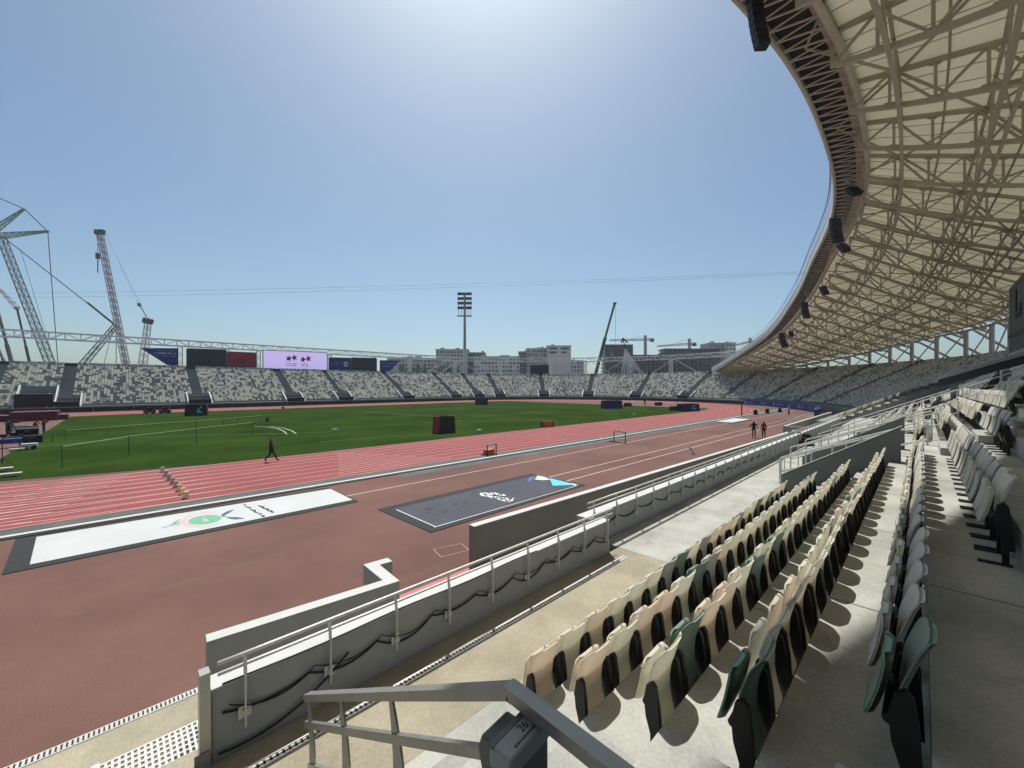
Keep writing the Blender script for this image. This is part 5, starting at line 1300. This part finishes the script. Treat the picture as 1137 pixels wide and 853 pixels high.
for a in (-.8, .8):
    for b in (-.36, .36): m = MB(); m.bar((c.x + a, c.y + b, 0), (c.x + a, c.y + b, .72), .05); m.build('leg', 'black_plastic', th)
def case(px, py, sx, sy, h, mt, lab, handle=True):
    c = P(px, py); th = thing('equipment_case', lab, 'case', c, 'cases at the corner of the infield'); place_box(th, 'body', c, sx, sy, .01, h, mt); place_box(th, 'lid', c, sx + .02, sy + .02, h + .002, h + .08, 'black_plastic')
    m = MB(); m.tube([(c.x - .15, c.y - sy - .02, h - .1), (c.x - .12, c.y - sy - .07, h - .1), (c.x + .12, c.y - sy - .07, h - .1), (c.x + .15, c.y - sy - .02, h - .1)], .015, 5); m.build('handle', 'galv', th)
case(24, 490, .6, .4, .8, 'board_black', 'black equipment case left of the bigger stack on the red infield end')
case(31, 489.5, .7, .5, 1.1, 'cloth_black', 'tallest black equipment case in the cluster by the grass')
case(37, 491.5, .6, .4, .6, 'board_black', 'low black equipment case nearest the green frame')
case(28, 482, .5, .4, .6, 'box_grey', 'grey equipment case behind the tallest black one')
case(20, 478.5, .7, .4, .5, 'white_and_sunlit_cap', 'white equipment case behind the person filming')
case(36, 478, .5, .4, .45, 'white_and_sunlit_cap', 'small white equipment case in front of the crouching person')
case(14, 492, .5, .35, .5, 'table_blue', 'blue equipment case right of the blue table')
for (px, py, lab) in ((3, 523.5, 'white low bench block at the left edge of the grass'), (12, 529.5, 'white low bench block lying on the corner of the grass'), (19, 501, 'white low block on the red infield end')):
    p = P(px, py); m = MB(); m.hexa([(p.x - .45, p.y - .2), (p.x + .45, p.y - .2), (p.x + .4, p.y + .2), (p.x - .4, p.y + .2)], .14, .22); m.box((p.x - .35, p.y - .12, .012), (p.x - .25, p.y + .12, .14)); m.box((p.x + .25, p.y - .12, .012), (p.x + .35, p.y + .12, .14)); tag(m.build('low_bench', 'white_and_sunlit_cap'), lab, 'bench')
c = P(45.5, 492); th = thing('steel_frame', 'small green goal-like frame at the corner of the grass', 'frame', c)
m = MB(); m.tube([(c.x - .7, c.y, 0), (c.x - .7, c.y, .8), (c.x + .7, c.y, .8), (c.x + .7, c.y, 0)], .03, 6); m.build('front_hoop', 'cloth_green', th)
m = MB(); m.tube([(c.x - .7, c.y, .8), (c.x - .7, c.y + .6, .02), (c.x + .7, c.y + .6, .02), (c.x + .7, c.y, .8)], .025, 6); m.build('rear_stay', 'cloth_green', th)
c = P(33, 499); th = thing('hand_cart', 'small white and black hand cart at the corner of the grass', 'cart', c)
place_box(th, 'tray', c, .45, .3, .25, .5, 'white_and_sunlit_cap')
for s_ in (-1, 1): m = MB(); m.tube([(c.x + .25 * s_, c.y - .32, .17), (c.x + .25 * s_, c.y - .26, .17)], .16, 10); m.build('wheel', 'black_plastic', th)
m = MB(); m.tube([(c.x - .4, c.y, .4), (c.x - .9, c.y, .85)], .02, 5); m.build('handle', 'black_plastic', th)
c = P(2.5, 517.5); th = thing('light_stand', 'thin black tripod stand at the left edge of the infield', 'stand', c)
m = MB(); m.tube([c + V((0, 0, .1)), c + V((0, 0, 1.9))], .025, 5); m.build('pole', 'black_plastic', th)
for a in (0, 2.1, 4.2): m = MB(); m.tube([c + V((0, 0, .5)), c + V((.5 * math.cos(a), .5 * math.sin(a), .02))], .018, 5); m.build('leg', 'black_plastic', th)
m = MB(); m.box((c.x - .15, c.y - .1, 1.9), (c.x + .15, c.y + .1, 2.1)); m.build('head', 'black_plastic', th)
c = P(14, 484); th = thing('camera_tripod', 'black video camera on a tripod beside the person filming', 'camera', c)
for a in (.4, 2.5, 4.6): m = MB(); m.tube([c + V((0, 0, 1.35)), c + V((.5 * math.cos(a), .5 * math.sin(a), .01))], .03, 5); m.build('leg', 'black_plastic', th)
m = MB(); m.box((c.x - .3, c.y - .14, 1.36), (c.x + .35, c.y + .14, 1.66)); m.build('camera_body', 'black_plastic', th)
m = MB(); m.tube([(c.x + .35, c.y, 1.5), (c.x + .62, c.y, 1.5)], .09, 8); m.build('lens', 'black_plastic', th)
for (px, py, lab) in ((166, 459.8, 'dark red trolley left on the far track, leftmost of two'), (183, 459.5, 'dark red trolley on the far track nearer the dark board box')):
    c = P(px, py); th = thing('trolley', lab, 'trolley', c); place_box(th, 'tray', c, .9, .5, .25, .75, 'mat_red'); place_box(th, 'load', c, .4, .4, .752, 1.25, 'cloth_black')
    for s_ in (-1, 1): m = MB(); m.tube([(c.x + .5 * s_, c.y - .55, .2), (c.x + .5 * s_, c.y - .48, .2)], .2, 10); m.build('wheel', 'black_plastic', th)
for i, (px, py, lab) in enumerate(((697, 451.3, 'low dark trolley beside the dark blue box at the far bend'), (731, 450.3, 'dark case on the far track, left of the screen box'), (748, 455.8, 'dark case on the grass just left of the screen box'), (839, 460.4, 'small black box on the kerb before the blue boards, leftmost'), (852, 459, 'small black box on the kerb before the blue boards, middle'), (866, 458, 'small black box on the kerb before the blue boards, rightmost'))):
    c = P(px, py); th = thing('equipment_case', lab, 'case', c, 'cases round the far bend'); k = 1.2 if i < 3 else .5
    place_box(th, 'body', c, k, k * .5, .012, .55 + .3 * (i == 1), 'board_black'); place_box(th, 'lid', c, k * .8, k * .4, .553 + .3 * (i == 1), .9, 'cloth_black')
m = MB(); c = P(823.5, 462); m.tube([c, c + V((0, 0, 2.1))], .09, 6); m.box((c.x - .3, c.y - .3, .006), (c.x + .3, c.y + .3, .06)); tag(m.build('marker_pole', 'cloth_black'), 'dark upright pole on the kerb before the blue boards', 'pole')
# ================================================================== LIGHT, SKY, CAMERA
HAZE = 1
if HAZE:
    hm = bpy.data.materials.new('haze'); hm.use_nodes = True; hn = hm.node_tree; hn.nodes.clear(); ho = hn.nodes.new('ShaderNodeOutputMaterial'); hv = hn.nodes.new('ShaderNodeVolumePrincipled')
    hv.inputs['Color'].default_value = (.78, .87, .97, 1); hv.inputs['Density'].default_value = .00022; hv.inputs['Anisotropy'].default_value = .35; hn.links.new(hv.outputs[0], ho.inputs['Volume'])
    MATS['haze'] = hm; m = MB(); m.box((-140, -80, -1.4), (420, 420, 85)); tag(m.build('haze', 'haze'), kind='stuff')
SUN = V((.32, .40, 1.0)).normalized()
el = math.asin(SUN.z); az = math.atan2(SUN.x, SUN.y)
ld = bpy.data.lights.new('sun', 'SUN'); ld.energy = 5.0; ld.angle = math.radians(.53); ld.color = (1, .965, .905)
lo = bpy.data.objects.new('sun', ld); COL.objects.link(lo); lo.rotation_euler = (-SUN).to_track_quat('-Z', 'Y').to_euler()
w = bpy.data.worlds.new('World'); S.world = w; w.use_nodes = True
nt = w.node_tree; bg = nt.nodes['Background']; sk = nt.nodes.new('ShaderNodeTexSky'); sk.sky_type = 'NISHITA'; sk.sun_disc = False
sk.sun_elevation = el; sk.sun_rotation = az; sk.air_density = .9; sk.dust_density = 1.7; sk.ozone_density = 2.0; sk.altitude = 20
wb = nt.nodes.new('ShaderNodeMix'); wb.data_type = 'RGBA'; wb.blend_type = 'MULTIPLY'; wb.inputs['Factor'].default_value = 1; wb.inputs['B'].default_value = (.915, 1.025, 1.005, 1)
nt.links.new(sk.outputs[0], wb.inputs['A']); nt.links.new(wb.outputs['Result'], bg.inputs[0]); bg.inputs[1].default_value = .102
cd = bpy.data.cameras.new('camera'); cam = bpy.data.objects.new('camera', cd); COL.objects.link(cam); S.camera = cam
cd.sensor_fit = 'HORIZONTAL'; cd.sensor_width = 36; cd.lens = F / 1137 * 36; cd.clip_start = .05; cd.clip_end = 8000
cam.location = (0, 0, CH); cam.rotation_euler = (PI / 2, 0, YAW - PI / 2)
cd.shift_y = (HZ - 426.5) / 1137
S.view_settings.view_transform = 'Standard'; S.view_settings.look = 'None'; S.view_settings.exposure = .12; S.view_settings.gamma = 1
S.view_settings.use_curve_mapping = False
S.cycles.max_bounces = 8; S.cycles.diffuse_bounces = 4
